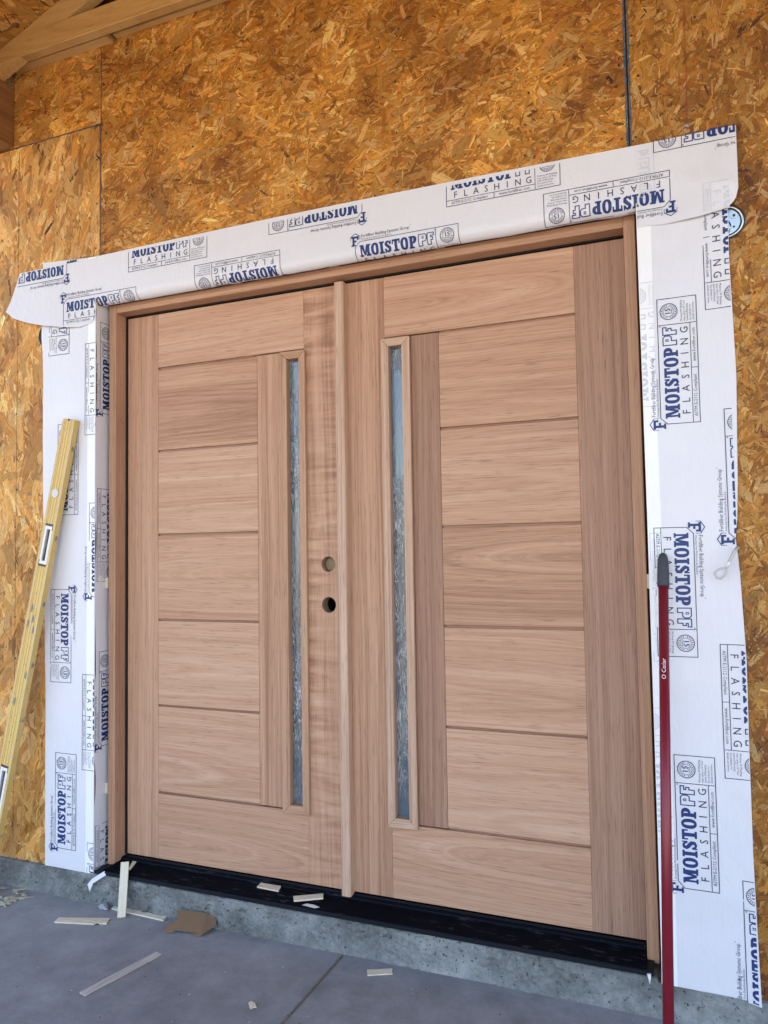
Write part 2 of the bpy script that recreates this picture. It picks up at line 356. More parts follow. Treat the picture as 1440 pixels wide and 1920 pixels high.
PRINT = flat('printed_ink_blue', (.006, .028, .145), .5, var=.25, sc=400)
LINE = flat('printed_ink_line', (.012, .02, .07), .5)
GHOST = flat('ink_seen_through_sheet', (.56, .59, .66), .5)
def mk_glass():
    k = NT('rain_glass'); v = k.obj()
    wv = k.noise(k.mapv(v, (62, 1, 12)), 1, 2, .5, 2.4); rid = k.math('ABSOLUTE', k.math('SUBTRACT', wv, .5))
    h = k.ramp(rid, [(0, 1.0), (.05, .45), (.12, 0.0)]); m = k.noise(k.mapv(v, (6, 1, 1.6), (3, 0, 1)), 1, 2)
    hh = k.math('MULTIPLY', h, k.ramp(m, [(.40, .05), (.54, 1.0)]))
    c = k.mix(k.math('MULTIPLY', hh, .8), (.10, .14, .175), (.70, .72, .70)); k.bump(hh, .8, .005)  # ridge highlights and the bluish sky reflection are painted into the base colour
    k.p.inputs['Transmission Weight'].default_value = .06; k.p.inputs['IOR'].default_value = 1.5
    k.p.inputs['Coat Weight'].default_value = .6; k.p.inputs['Coat Roughness'].default_value = .12
    return k.fin(c, .12, 0, 1.0)
GLASS = mk_glass()
BLACK = flat('black_anodised_sill', (.007, .009, .014), .5, 0, .2)
def mk_sill():
    k = NT('black_sill_dusty'); v = k.obj(); f = k.noise(k.mapv(v, (14, 60, 60)), 1, 5, .75); g2 = k.noise(v, 2.2, 2)
    d = k.math('MULTIPLY', k.ramp(f, [(.56, 0.0), (.72, .22)]), k.ramp(g2, [(.42, 0.0), (.6, 1.0)]))
    return k.fin(k.mix(d, (.004, .005, .008), (.30, .31, .33)), .75, 0, .03)
SILL = mk_sill()
RUBBER = flat('black_weatherstrip', (.006, .006, .007), .7)
def concrete(name, a, b, spots=0.0, bsc=1.0, bumpd=.004):
    k = NT(name); v = k.obj(); f = k.noise(v, 3.2, 6, .62); f2 = k.noise(v, 55, 5, .7); f3 = k.noise(v, 350, 2)
    c = k.mix(f, a, b); c = k.mix(k.math('MULTIPLY', f2, .45), c, tuple(x*.55 for x in a)); c = k.mix(k.math('MULTIPLY', k.ramp(f3, [(.55, 0.0), (.75, .5)]), .5), c, tuple(x*1.5 for x in b))
    if spots:
        vo = k.vor(v, 90); c = k.mix(k.math('MULTIPLY', k.ramp(vo, [(.15, .8), (.4, 0.0)]), spots), c, (.03, .035, .035))
        wl = k.noise(v, 6, 3); c = k.mix(k.ramp(wl, [(.52, 0.0), (.68, .55)]), c, (.34, .36, .37))
    k.bump(k.math('ADD', f2, k.math('MULTIPLY', f3, .4)), .35*bsc, bumpd); return k.fin(c, .85, 0, .25)
def mk_slab():
    k = NT('slab_concrete'); v = k.obj(); f = k.noise(v, 1.7, 5, .6, .4); f2 = k.noise(v, 9, 6, .7); f3 = k.noise(v, 130, 4, .65); sc = k.noise(k.mapv(v, (3, 26, 1), rot=(0, 0, .5)), 1, 5, .7)
    c = k.ramp(k.math('ADD', k.math('MULTIPLY', f, .5), k.math('MULTIPLY', f2, .5)), [(.36, (.175, .178, .180)), (.5, (.235, .238, .240)), (.64, (.305, .307, .305))])
    c = k.mix(k.ramp(f3, [(.52, 0.0), (.75, .35)]), c, (.11, .115, .125)); c = k.mix(k.ramp(k.noise(v, 210, 2), [(.66, 0.0), (.73, .5)]), c, (.40, .40, .39))
    c = k.mix(k.ramp(sc, [(.58, 0.0), (.74, .35)]), c, (.34, .34, .34)); c = k.mix(k.ramp(k.noise(v, 4.3, 4, .65), [(.60, 0.0), (.72, .4)]), c, (.13, .13, .14))
    k.bump(k.math('ADD', f2, k.math('MULTIPLY', f3, .35)), .3, .003); return k.fin(c, k.math('ADD', .6, k.math('MULTIPLY', f2, .3)), 0, .3)
SLABM = mk_slab()
def mk_curb():
    k = NT('broken_curb_concrete'); v = k.obj(); f = k.noise(v, 5, 6, .7); f2 = k.noise(v, 42, 6, .75); vo = k.vor(k.mapv(v, (1, 1, 1)), 75, 'F1'); vc = k.vor(v, 75, 'F1', 1)
    c = k.ramp(k.math('ADD', k.math('MULTIPLY', f, .72), k.math('MULTIPLY', f2, .28)), [(.34, (.085, .088, .082)), (.5, (.185, .192, .184)), (.66, (.33, .338, .325))])
    sp = k.n('ShaderNodeSeparateColor'); k.set(sp.inputs[0], vc)
    st = k.math('MULTIPLY', k.ramp(vo, [(.25, 1.0), (.5, 0.0)]), k.math('MULTIPLY', k.math('GREATER_THAN', sp.outputs[0], .55), k.ramp(k.noise(v, 7, 3), [(.45, 0.0), (.58, .8)])))
    c = k.mix(k.math('MULTIPLY', st, .35), c, (.30, .31, .305)); pit = k.ramp(k.noise(v, 95, 3, .6), [(.32, .85), (.39, 0.0)]); c = k.mix(pit, c, (.02, .024, .022))
    k.bump(k.math('ADD', f2, k.math('MULTIPLY', vo, -.5)), .8, .008); return k.fin(c, .88, 0, .2)
CURB = mk_curb()
JOINT = concrete('joint_mortar', (.15, .14, .105), (.30, .28, .21), .6, 1, .004)
DIRT = concrete('dirt_ground', (.38, .27, .17), (.52, .39, .26), 0, 1, .02)
STEEL = flat('galvanised_steel', (.55, .56, .57), .35, 1.0); STEELB = flat('blue_zinc_plate', (.46, .56, .60), .3, .9)
DARKM = flat('dark_gasket', (.02, .022, .02), .5); NAIL = flat('nail_steel', (.05, .05, .055), .45, .7)
def mk_level():
    k = NT('level_yellow_paint'); v = k.obj(); f = k.noise(v, 26, 5, .7); g2 = k.noise(v, 160, 3)
    c = k.mix(f, (.60, .385, .10), (.72, .50, .17)); c = k.mix(k.ramp(g2, [(.63, 0.0), (.72, .7)]), c, (.16, .13, .09))
    c = k.mix(k.ramp(k.noise(v, 17, 4, .6), [(.66, 0.0), (.70, .8)]), c, (.22, .22, .22)); return k.fin(c, .45, 0, .4)
LEVEL = mk_level(); LEVELE = flat('level_bare_aluminium', (.5, .48, .42), .4, .6); LEVELG = flat('level_groove', (.20, .13, .03), .6)
REDP = flat('red_handle_paint', (.20, .010, .022), .33, .1, .5, var=.12, sc=30); GRIP = flat('slate_rubber_grip', (.038, .043, .052), .62, var=.15)
WHITEP = flat('white_plastic', (.72, .72, .70), .4); WINK = flat('white_ink', (.75, .7, .7), .5); BROWNV = flat('vial_dark_stain', (.045, .014, .012), .4)
VIAL = flat('vial_pale', (.55, .57, .5), .25); CORDM = flat('white_cord', (.50, .49, .46), .55)
CARD = flat('brown_cardboard', (.175, .105, .055), .8, var=.12, sc=18); CARDE = flat('cardboard_edge', (.34, .24, .16), .9)
CHALK = flat('red_string', (.30, .05, .03), .8); FOIL = flat('grey_crumpled_paper', (.36, .37, .41), .45, var=.4, sc=60)
PLUG = flat('plug_particleboard', (.30, .22, .13), .8, var=.2, sc=200)
GLUE = flat('dried_adhesive', (.40, .38, .26), .8, var=.3, sc=50)
ROOM = flat('unlit_interior', (.05, .045, .04), .9); SHING = flat('roofing_felt', (.06, .06, .06), .9)

# ---------------------------------------------------------------- setting: ground, slab, interior light block
YW = -.11          # outer face of the sheathing
ZS = -.132         # top of the porch slab
g = bmesh.new(); bm_box(g, (-400, -400, -.60), (400, 400, -.26)); tag(link('ground', bm_mesh(g), DIRT), kind='structure')
JX = .958
slab = prism('porch_slab', [(-4, -4.6), (JX-.004, -4.6), (JX-.004, -.115), (-4, -.115)], -.30, ZS, SLABM, plane='xy'); tag(slab, kind='structure')
slab2 = prism('porch_slab', [(JX+.005, -4.6), (6, -4.6), (6, -.115), (JX+.005, -.115)], -.30, ZS, SLABM, plane='xy'); tag(slab2, kind='structure')
jm = np.zeros((90, 3, 3)); yy = np.linspace(-.118, -2.2, 90)
for j, x in enumerate((JX-.0068, JX+.0005, JX+.0075)):
    jm[:, j, 0] = x; jm[:, j, 1] = yy; jm[:, j, 2] = ZS+.0004 - (.004 if j == 1 else 0) + fbm(yy, yy*0+j, 60, 3)*(.006 if j == 1 else .0015)
    jm[:, j, 0] += fbm(yy, yy*0+j*3, 40, 5)*.004
tag(link('slab_joint_filler', grid_mesh(jm), JOINT), kind='structure')
bmr = bmesh.new(); bm_box(bmr, (-1.6, .12, -.05), (3.4, 3.2, 2.7)); bmr.faces.ensure_lookup_table()
ff = min(bmr.faces, key=lambda f: f.calc_center_median().y); bmr.faces.remove(ff)
tag(link('interior_light_block', bm_mesh(bmr), ROOM), kind='structure')  # dark box added behind the door to block light through glass and bores

# ---------------------------------------------------------------- OSB strands
PAL = np.array([[.48, .198, .026], [.55, .245, .042], [.44, .168, .020], [.64, .34, .095], [.36, .125, .014], [.51, .215, .032], [.46, .182, .024]])
PALL = np.array([[.55, .262, .058], [.61, .32, .09], [.51, .228, .042], [.66, .395, .14], [.45, .188, .028], [.57, .28, .068]])
def strands(name, parent, origin, ex, ey, nrm, W, H, count, ang, spread, smin, smax, pal, skip=None, bounds=None, depth=.0011, big=.02, seed=1):
    rg = np.random.default_rng(seed)
    c = rg.random((count, 2))*np.array([W, H])
    keep = np.ones(count, bool)
    if skip is not None:
        for (a, b, c0, d0) in skip: keep &= ~((c[:, 0] > a) & (c[:, 0] < b) & (c[:, 1] > c0) & (c[:, 1] < d0))
    c = c[keep]; n = len(c)
    ln = smin + (smax-smin)*rg.random(n)**3.4; wd = ln*(.09+.22*rg.random(n)**1.5)
    bg = rg.random(n) < big; ln[bg] = rg.uniform(.45, 1.0, bg.sum())*smax; wd[bg] = ln[bg]*rg.uniform(.22, .5, bg.sum())
    wd = np.clip(wd, .0012, .035)
    layer = np.clip(rg.random(n)*(1.15-ln/smax*.5), 0, 1); layer[bg] = rg.uniform(.45, .97, bg.sum())
    th = ang + rg.normal(0, spread, n)
    tpl = np.array([[-.5, -.30], [-.44, .42], [.05, .5], [.46, .38], [.5, -.34], [.02, -.5]])
    pts = np.repeat(tpl[None], n, 0) + rg.uniform(-.13, .13, (n, 6, 2))
    q = pts*np.stack([ln, wd], 1)[:, None, :]
    ct, st = np.cos(th)[:, None], np.sin(th)[:, None]
    P = np.stack([q[..., 0]*ct-q[..., 1]*st, q[..., 0]*st+q[..., 1]*ct], -1) + c[:, None, :]
    P[..., 0] = np.clip(P[..., 0], 0, W); P[..., 1] = np.clip(P[..., 1], 0, H)
    tilt = rg.uniform(-1, 1, (n, 1))*q[..., 1]*.012
    h = (.00015 + layer*depth)[:, None] + tilt*.5
    X = np.array(origin)[None, None] + P[..., :1]*np.array(ex) + P[..., 1:]*np.array(ey) + np.clip(h, .0001, None)[..., None]*np.array(nrm)
    me = bpy.data.meshes.new(name); me.vertices.add(n*6); me.vertices.foreach_set('co', X.astype(np.float32).ravel())
    me.loops.add(n*6); me.loops.foreach_set('vertex_index', np.arange(n*6, dtype=np.int32))
    me.polygons.add(n); me.polygons.foreach_set('loop_start', np.arange(0, n*6, 6, dtype=np.int32)); me.polygons.foreach_set('loop_total', np.full(n, 6, np.int32))
    me.update(calc_edges=True)
    base = pal[rg.integers(0, len(pal), n)]*rg.normal(1, .22, n)[:, None]*(1+rg.normal(0, .03, (n, 3)))
    lowf = np.clip(.97+1.9*fbm(c[:, 0], c[:, 1], 8.0, seed+70, 4), .5, 1.4)[:, None]; base *= lowf**np.array([.8, 1.0, 1.25])
    dkm = (rg.random(n) < .34) & ~bg & (ln < smin*4.5); base[dkm] *= rg.uniform(.18, .6, (dkm.sum(), 1))  # dark flecks; their tone also paints shadow among the small strands
    lm = rg.random(n) < .07; base[lm] = base[lm]*.5+np.array([.62, .42, .18])*.5; base[bg] = base[bg]*.7+np.array([.52, .29, .085])*.33
    col = np.concatenate([np.clip(base, .01, .8), np.ones((n, 1))], 1)
    a = me.color_attributes.new('tint', 'FLOAT_COLOR', 'CORNER'); a.data.foreach_set('color', np.repeat(col, 6, 0).astype(np.float32).ravel())
    uv = me.uv_layers.new(name='grainuv'); off = rg.random((n, 1, 2))*40
    uv.data.foreach_set('uv', (q+off).astype(np.float32).ravel())
    me.validate()
    o = link(name, me, STR, parent); o['kind'] = 'stuff'; return o

wall = empty('osb_wall', (.9, YW, -.04), 'orange OSB sheathed house wall around the wooden double door', 'wall')
ZT = 3.60
EX, EZ, NY = (1, 0, 0), (0, 0, 1), (0, -1, 0)
p_main = prism('osb_panel', [(-.0305, 2.084), (1.8765, 2.084), (1.8765, ZT), (-.0305, ZT)], YW, YW+.011, OSB, wall)
strands('strands', p_main, (-.0305, YW, 2.084), EX, EZ, NY, 1.907, 1.06, 70000, .22, .8, .005, .10, PAL*.92, skip=[(.02, 1.86, 0, .10)], seed=2, big=.006)
p_left = prism('osb_panel', [(-1.5, -.035), (-.052, -.035), (-.052, 2.084), (-.0335, 2.084), (-.0335, 2.757), (-1.5, 2.757)], YW, YW+.011, OSB, wall)
strands('strands', p_left, (-.85, YW, -.035), EX, EZ, NY, .8165, 2.79, 34000, 1.42, .5, .006, .15, PALL, skip=[(.60, .83, 0, 2.1), (0, .25, 0, 3)], seed=3, big=.03)
p_small = prism('osb_panel', [(-.9, 2.7605), (-.0335, 2.7605), (-.0335, ZT), (-.9, ZT)], YW, YW+.011, OSB, wall)
strands('strands', p_small, (-.5, YW, 2.7605), EX, EZ, NY, .4665, .4, 9000, .25, .6, .006, .12, PAL, seed=4, big=.03)
p_right = prism('osb_panel', [(1.892, -.05), (3.6, -.05), (3.6, ZT), (1.8815, ZT), (1.8815, 2.084), (1.892, 2.084)], YW, YW+.011, OSB, wall)
strands('strands', p_right, (1.8815, YW, -.05), EX, EZ, NY, .50, 3.0, 48000, 1.2, .85, .005, .09, PAL*.66, skip=[(0, .20, 0, 2.22)], seed=5, big=.004)
# pieces of framing behind the sheathing
box('trimmer_stud', (-.092, YW+.012, -.035), (-.053, .03, 2.12), W_fir, wall); box('trimmer_stud', (1.894, YW+.012, -.035), (1.932, .03, 2.12), W_fir, wall)
box('door_header', (-.09, YW+.012, 2.0885), (1.93, .03, 2.38), W_fir, wall, axis='x')
# painted (sealed) sheet edges
def seal(u0, z0, u1, z1, wdt, seed, name='edge_sealer'):
    n = 60; t = np.linspace(0, 1, n); ax = np.array([u1-u0, z1-z0]); L = np.hypot(*ax); ax /= L; nn = np.array([-ax[1], ax[0]])
    P = np.zeros((n, 2, 3))
    for j, sgn in enumerate((-1, 1)):
        wj = wdt*(.5+.55*fbm(t*L*40, t*0+j*5, 1, seed+j)*2)*sgn*.5
        wj = np.clip(np.abs(wj), .0008, None)*sgn
        P[:, j, 0] = u0+ax[0]*t*L+nn[0]*wj; P[:, j, 2] = z0+ax[1]*t*L+nn[1]*wj; P[:, j, 1] = YW-.0014
    return link(name, grid_mesh(P), SEAL, wall)
seal(-.036, 2.235, -.036, 2.757, .007, 11); seal(-.06, 2.75, -.04, 2.756, .012, 12); seal(-.476, 2.7585, -.034, 2.756, .0075, 13)
seal(1.8738, 2.24, 1.8738, 2.80, .009, 14); seal(1.8845, 2.24, 1.8845, 2.80, .007, 15); seal(-.0325, 2.757, -.0325, 3.07, .0016, 16)
bmg = bmesh.new(); bm_box(bmg, (1.8768, YW+.004, 2.09), (1.8812, YW+.012, ZT)); link('seam_backing', bm_mesh(bmg), RUBBER, wall)
bmg = bmesh.new(); bm_box(bmg, (-.0332, YW+.004, 2.09), (-.0308, YW+.012, ZT)); link('seam_backing', bm_mesh(bmg), RUBBER, wall)
# nails: rows along the studs
nail_me = tube([(0, 0, 0), (0, -.0016, 0)], [.0036, .003], 10)
nail_me.materials.append(NAIL)
def nail(x, z):
    o = bpy.data.objects.new('nail', nail_me); COL.objects.link(o); o.parent = wall; o.matrix_parent_inverse = Matrix.Translation(-wall.location); o.location = (x, YW-.0008, z)
rr = random.Random(4)
for x in (-.45, -.055): 
    for z in np.arange(.12, 2.75, .155):
        if not (x > -.3 and z < 2.25): nail(x+rr.uniform(-.006, .006), z+rr.uniform(-.03, .03))
for x in (-.012, .38, .78, 1.18, 1.59, 1.86, 1.90):
    for z in np.arange(2.30, 3.05, .15): nail(x+rr.uniform(-.009, .009), z+rr.uniform(-.04, .04))
for z in np.arange(.15, 2.9, .16): nail(2.30+rr.uniform(-.006, .006), z+rr.uniform(-.03, .03)); nail(2.165+rr.uniform(-.01, .01), z+rr.uniform(-.05, .05)) if rr.random() < .35 else None
bmg = bmesh.new(); bm_box(bmg, (-.4512, YW-.0016, .02), (-.4500, YW-.0010, 2.74)); link('pencil_line', bm_mesh(bmg), flat('pencil', (.10, .06, .03), .8), wall)

# ---------------------------------------------------------------- door unit
door = empty('double_door', (.922, 0, 0), 'unfinished pinkish mahogany double door with two narrow glass slits', 'door')
W2, H = 1.8455, 2.032
# frame
YJ = -.058
box('jamb', (-.037, YJ, -.024), (-.005, .03, 2.069), W_jamb, door, .0015)
box('jamb', (W2+.005, YJ, -.0275), (W2+.0368, .03, 2.069), W_jamb, door, .0015)
box('head_jamb', (-.0049, YJ+.001, 2.037), (W2+.0049, .03, 2.0685), W_jamb, door, .0015, 'x')
box('weatherstrip', (-.0049, -.0035, .002), (.0022, .012, 2.0368), RUBBER, door, 0); box('weatherstrip', (W2+.0012, -.0035, .002), (W2+.0049, .012, 2.0368), RUBBER, door, 0)
box('weatherstrip', (.0024, -.0035, 2.0318), (W2-.0024, .012, 2.0368), RUBBER, door, 0, 'x')
hole = flat('filled_nail_hole', (.06, .03, .02), .9)
for (x, z) in ((-.03, 1.99), (-.018, 1.98), (-.02, 1.62), (-.03, 1.63), (-.02, 1.03), (-.028, 1.02), (-.02, .34)):
    cyl('nail_hole', (-.0049, x, z), (1, 0, 0), .0018, .0006, hole, door, 10)
# threshold
th = prism('threshold', [(-.1185, -.0265), (-.1185, -.0175), (-.112, -.0155), (-.026, -.0125), (-.02, -.0035), (-.008, -.0022), (.03, -.0022), (.03, -.036), (-.10, -.036), (-.10, -.0265)],
           -.0045, W2+.0045, SILL, door, 'x', 'yz')
prism('sill_nosing', [(-.1235, -.030), (-.1235, -.0195), (-.1192, -.0182), (-.1192, -.030)], -.0400, W2+.024, BLACK, th, 'x', 'yz')
prism('sill_horn', [(-.1180, -.0268), (-.1180, -.020), (-.060, -.0185), (-.060, -.0268)], W2+.0046, W2+.024, BLACK, th, 'x', 'yz')
prism('sill_horn', [(-.1180, -.0268), (-.1180, -.020), (-.060, -.0185), (-.060, -.0268)], -.038, -.0046, BLACK, th, 'x', 'yz')
prism('sweep_lip', [(-.0240, -.0115), (-.0240, -.0085), (-.006, .0012), (-.006, -.002)], .003, W2-.003, BLACK, th, 'x', 'yz')

def plate2d(name, rect, holes, y0, y1, mat, parent, axis, bev=.001):
    cu = bpy.data.curves.new(name, 'CURVE'); cu.dimensions = '2D'; cu.fill_mode = 'BOTH'; cu.extrude = (y1-y0)/2-bev; cu.bevel_depth = 0
    def sp(pts):
        s = cu.splines.new('POLY'); s.points.add(len(pts)-1); s.use_cyclic_u = True
        for p, (a, b) in zip(s.points, pts): p.co = (a, b, 0, 1)
    x0, x1, z0, z1 = rect; sp([(x0, z0), (x1, z0), (x1, z1), (x0, z1)])
    for (cx, cz, r) in holes: sp([(cx+r*math.cos(t), cz+r*math.sin(t)) for t in np.linspace(0, 2*math.pi, 40, endpoint=False)])
    o = bpy.data.objects.new('tmp', cu); COL.objects.link(o); dg = bpy.context.evaluated_depsgraph_get(); dg.update()
    me = bpy.data.meshes.new_from_object(o.evaluated_get(dg)); bpy.data.objects.remove(o)
    me.transform(Matrix(((1, 0, 0, 0), (0, 0, -1, (y0+y1)/2), (0, 1, 0, 0), (0, 0, 0, 1)))); me.materials.clear(); grain(me, axis); return link(name, me, mat, parent)

GZ = np.linspace(1.8188, .2424, 6); GAP = .0042
def leaf(mir):
    X = (lambda x: x) if not mir else (lambda x: W2-x)
    def bx(n, xa, xb, z0, z1, mat, axis, y0=0.0, y1=.018, bev=.0012):
        a, b = sorted((X(xa), X(xb))); return box(n, (a, y0, z0), (b, y1, z1), mat, core, bev, axis)
    a, b = sorted((X(.004), X(.9200)))
    # the core lies behind the face pieces; it has the slot for the glass and the two bored holes
    holes = [] if mir else [(.856, 1.073, .0262), (.8565, .9355, .0265)]
    slot = (.700, .768)
    core = bpy.data.objects.new('door_leaf', None)
    segs = []
    bmc = bmesh.new()
    for (xa, xb, z0, z1) in ((.004, .700, .003, 2.028), (.764, .822, .003, 2.028), (.7005, .7635, .003, .245), (.7005, .7635, 1.80, 2.028), (.892, .918, .003, 2.028), (.8225, .8915, .003, .90), (.8225, .8915, .97, 1.04), (.8225, .8915, 1.11, 2.028)):
        p, q = sorted((X(xa), X(xb))); bm_box(bmc, (p, .0182, z0), (q, .042, z1))
    me = bm_mesh(bmc); grain(me, 'z'); core = link('door_leaf', me, W_red, door)
    core['label'] = 'left leaf with two bored lock holes' if not mir else 'right leaf without lock holes'
    st = .147
    bx('hinge_stile', -.0006 if mir else .004, st-.0003, .003, 2.028, W_red if mir else W_straight, 'z')
    bx('top_rail', st, .7712, GZ[0]+GAP, 2.028, W_plank if not mir else W_cath, 'x')
    bx('bottom_rail', st, .7712, .003, GZ[5]-GAP, W_cath, 'x')
    for i in range(5):
        bx('panel', st, .5815, GZ[i+1]+GAP, GZ[i]-GAP, (W_plank, W_plank, W_cath, W_plank, W_plank)[i] if not mir else (W_plank, W_plank, W_cath, W_plank, W_plank)[i], 'x')
    bx('mullion', .5821, .6785, GZ[5]+.0005, GZ[0]-.0005, W_straight if not mir else W_red, 'z')
    for i in range(6):      # grooves: a darker rebate behind each joint
        p, q = sorted((X(st), X(.5815))); box('groove', (p, .0095, GZ[i]-GAP+.0002), (q, .0178, GZ[i]+GAP-.0002), W_red, core, 0, 'x')
    if mir: bx('lock_stile', .7716, .9195, .003, 2.028, W_straight, 'z')
    else: plate2d('lock_stile', (.7716, .9195, .003, 2.028), holes, 0, .018, W_curl, core, 'z')
    # glazing beads, mitred, proud of the face
    xo0, xo1, xi0, xi1 = .6785, .7800, .7065, .7545
    zo0, zo1, zi0, zi1 = .2305, 1.8165, .2585, 1.7900
    yo, yi = -.013, -.011
    def bead(A, B, C, D, ax, m):
        # outer pair A,B  inner pair C,D in (x,z); a bar with sloped front
        bm = bmesh.new()
        f = [bm.verts.new((X(p[0]), y, p[1])) for p, y in ((A, yo), (B, yo), (C, yi), (D, yi))]
        k_ = [bm.verts.new((X(p[0]), y, p[1])) for p, y in ((A, -.0004), (B, -.0004), (C, .016), (D, .016))]
        bm.faces.new(f)
        for i in range(4): bm.faces.new((f[i], f[(i+1) % 4], k_[(i+1) % 4], k_[i]))
        bm.faces.new(k_[::-1])
        bmesh.ops.bevel(bm, geom=bm.edges[:], offset=.0009, segments=1, affect='EDGES')
        me = bm_mesh(bm); grain(me, ax); link('glazing_bead', me, m, core)
    e = .0004
    lefm, rigm = (W_pale, W_pale) if mir else (W_jamb, W_jamb)
    bead((xo0, zo0+e), (xo0, zo1-e), (xi0, zi1-e), (xi0, zi0+e), 'z', rigm)
    bead((xo1, zo1-e), (xo1, zo0+e), (xi1, zi0+e), (xi1, zi1-e), 'z', lefm)
    bead((xo0+e, zo1), (xo1-e, zo1), (xi1-e, zi1), (xi0+e, zi1), 'x', W_jamb if not mir else W_pale)
    bead((xo1-e, zo0), (xo0+e, zo0), (xi0+e, zi0), (xi1-e, zi0), 'x', W_jamb if not mir else W_pale)
    p, q = sorted((X(.7012), X(.7628))); box('glass_pane', (p, .0162, .2455), (q, .0215, 1.7995), GLASS, core, 0)
    if not mir:
        cyl('bore_plug', (.858, .037, 1.073), (0, 1, 0), .0262, .010, PLUG, core, 40)
        # tube liner of the lower bore
        for (hx, hz) in ((.856, 1.073), (.8565, .9355)):
            me = bpy.data.meshes.new('liner'); n = 40; vs = []; fs = []
            for k_ in range(n):
                t = 2*math.pi*k_/n; vs += [(hx+.0267*math.cos(t), .0175, hz+.0267*math.sin(t)), (hx+.0267*math.cos(t), .045, hz+.0267*math.sin(t))]
            for k_ in range(n): fs.append((2*k_, 2*k_+1, (2*k_+3) % (2*n), (2*k_+2) % (2*n)))
            me.from_pydata(vs, [], fs); grain(me, 'z'); link('bore_liner', me, PLUG, core, True)
    return core
leaf(False); leaf(True)
bm = bmesh.new(); bm_box(bm, (.9045, -.031, -.0035), (.9385, -.0006, 2.0265))
ed = [e for e in bm.edges if abs(e.verts[0].co.z-e.verts[1].co.z) > .5 and e.verts[0].co.y < -.02]
bmesh.ops.bevel(bm, geom=ed, offset=.006, segments=4, affect='EDGES', profile=.5)
me = bm_mesh(bm); grain(me, 'z'); link('astragal', me, W_pale, door)

# ---------------------------------------------------------------- printed flashing
def place(fn, parent, uv, corner, ang, clips, mats=None, mirror=False, bend=(), name='printed_logo', h0=.0006):
    """lay the artwork on a sheet: local -> sheet (u,v), clip to the sheet, map with fn(u,v,h)"""
    mats = mats or (PRINT, LINE)
    cl = {'lb': (0, 0), 'lt': (0, LH), 'rb': (LW, 0), 'rt': (LW, LH)}[corner]
    c, s_ = round(math.cos(math.radians(ang))), round(math.sin(math.radians(ang)))
    bm = bmesh.new(); hl = bm.verts.layers.float.new('h')
    for k, (v, fs, m) in enumerate(LOGO.items):
        q = v-np.array(cl)
        if mirror: q = q*np.array([1, -1])
        P = np.stack([q[:, 0]*c-q[:, 1]*s_, q[:, 0]*s_+q[:, 1]*c], 1)+np.array(uv)
        vs = []
        for p in P:
            b = bm.verts.new((p[0], p[1], 0)); b[hl] = h0+k*6e-6; vs.append(b)
        for f in fs:
            try: fc = bm.faces.new([vs[i] for i in f]); fc.material_index = m
            except ValueError: pass
    for (nx, ny, d) in clips:      # keep nx*u+ny*v <= d
        n = Vector((nx, ny, 0)); bmesh.ops.bisect_plane(bm, geom=bm.verts[:]+bm.edges[:]+bm.faces[:], dist=1e-7, plane_co=n*(d/n.length_squared), plane_no=n, clear_outer=True)
    for (nx, ny, d) in bend:
        n = Vector((nx, ny, 0)); bmesh.ops.bisect_plane(bm, geom=bm.verts[:]+bm.edges[:]+bm.faces[:], dist=1e-7, plane_co=n*(d/n.length_squared), plane_no=n)
    if not bm.faces: bm.free(); return None
    for v in bm.verts: v.co = fn(v.co.x, v.co.y, v[hl])
    me = bpy.data.meshes.new(name); bm.to_mesh(me); bm.free(); return link(name, me, list(mats), parent)
def wrk(u, v, seed, amp): return float(fbm(np.array([u]), np.array([v]), 7.0, seed, 3)[0])*amp
def sheet_mesh(fn, us, vs, ulim=None):
    """grid over v rows; each row spans ulim(v)"""
    P = np.zeros((len(vs), len(us), 3))
    for i, v in enumerate(vs):
        a, b = ulim(v) if ulim else (0, 1)
        for j, t in enumerate(us):
            P[i, j] = fn(a+(b-a)*t, v, 0)
    return grid_mesh(P)
def uv_at(px, Y=-.1135): p = onY(px[0], px[1], Y); return (p[0], p[2])

# --- right jamb strip
GR = 'printed flashing around the door opening'
XR = lambda z: float(np.interp(z, [-.06, .05, .321, .592, .811, 1.032, 1.09, 1.131, 1.18, 1.285, 1.569, 1.888, 2.03, 2.2], [2.129, 2.127, 2.123, 2.124, 2.126, 2.119, 2.115, 2.111, 2.117, 2.122, 2.129, 2.123, 2.125, 2.125]))
XRl = lambda z: float(np.interp(z, [-.06, 0, .4, 1.2, 2.0], [1.889, 1.8905, 1.8915, 1.8925, 1.8905]))
def f_right(u, v, h):
    lift = .004*max(0, (u-2.06)/.065)**2*(1+wrk(0, v*1.5, 5, 2.2)) if u > 2.06 else 0
    lift += .007*math.exp(-((v-1.98)/.07)**2)*min(1, max(0, (u-2.04)/.05))
    lift += .012*math.exp(-((v-1.1)/.06)**2)*max(0, (u-2.08)/.04)
    # the loose foot swings out a little
    lift += .006*max(0, (.12-v)/.18)
    return (u, -.1128-abs(wrk(u, v, 21, .0055))-lift-h, v + (.004*math.sin(u*40) if v < .0 else 0))
vsR = list(np.linspace(-.055, 2.18, 150)); usR = list(np.linspace(0, 1, 18))
o = link('flashing_strip', sheet_mesh(f_right, usR, vsR, lambda v: (XRl(v), XR(v))), FLASH, smooth=True)
fr = tag(o, 'white printed flashing strip down the right side of the door, behind the red pole', 'flashing', GR)
link('double_layer', sheet_mesh(lambda u, v, h: f_right(u, v, .0004), list(np.linspace(0, 1, 6)), vsR, lambda v: (XRl(v)+.0006, 1.930+.003*math.sin(v*3))), FOLD, fr, True)
def clipsR(e=2.1240): return [(1, 0, e), (-1, 0, -1.8925), (0, -1, .052), (0, 1, 2.2)]
def clip_edge(o, XF, sgn): pass
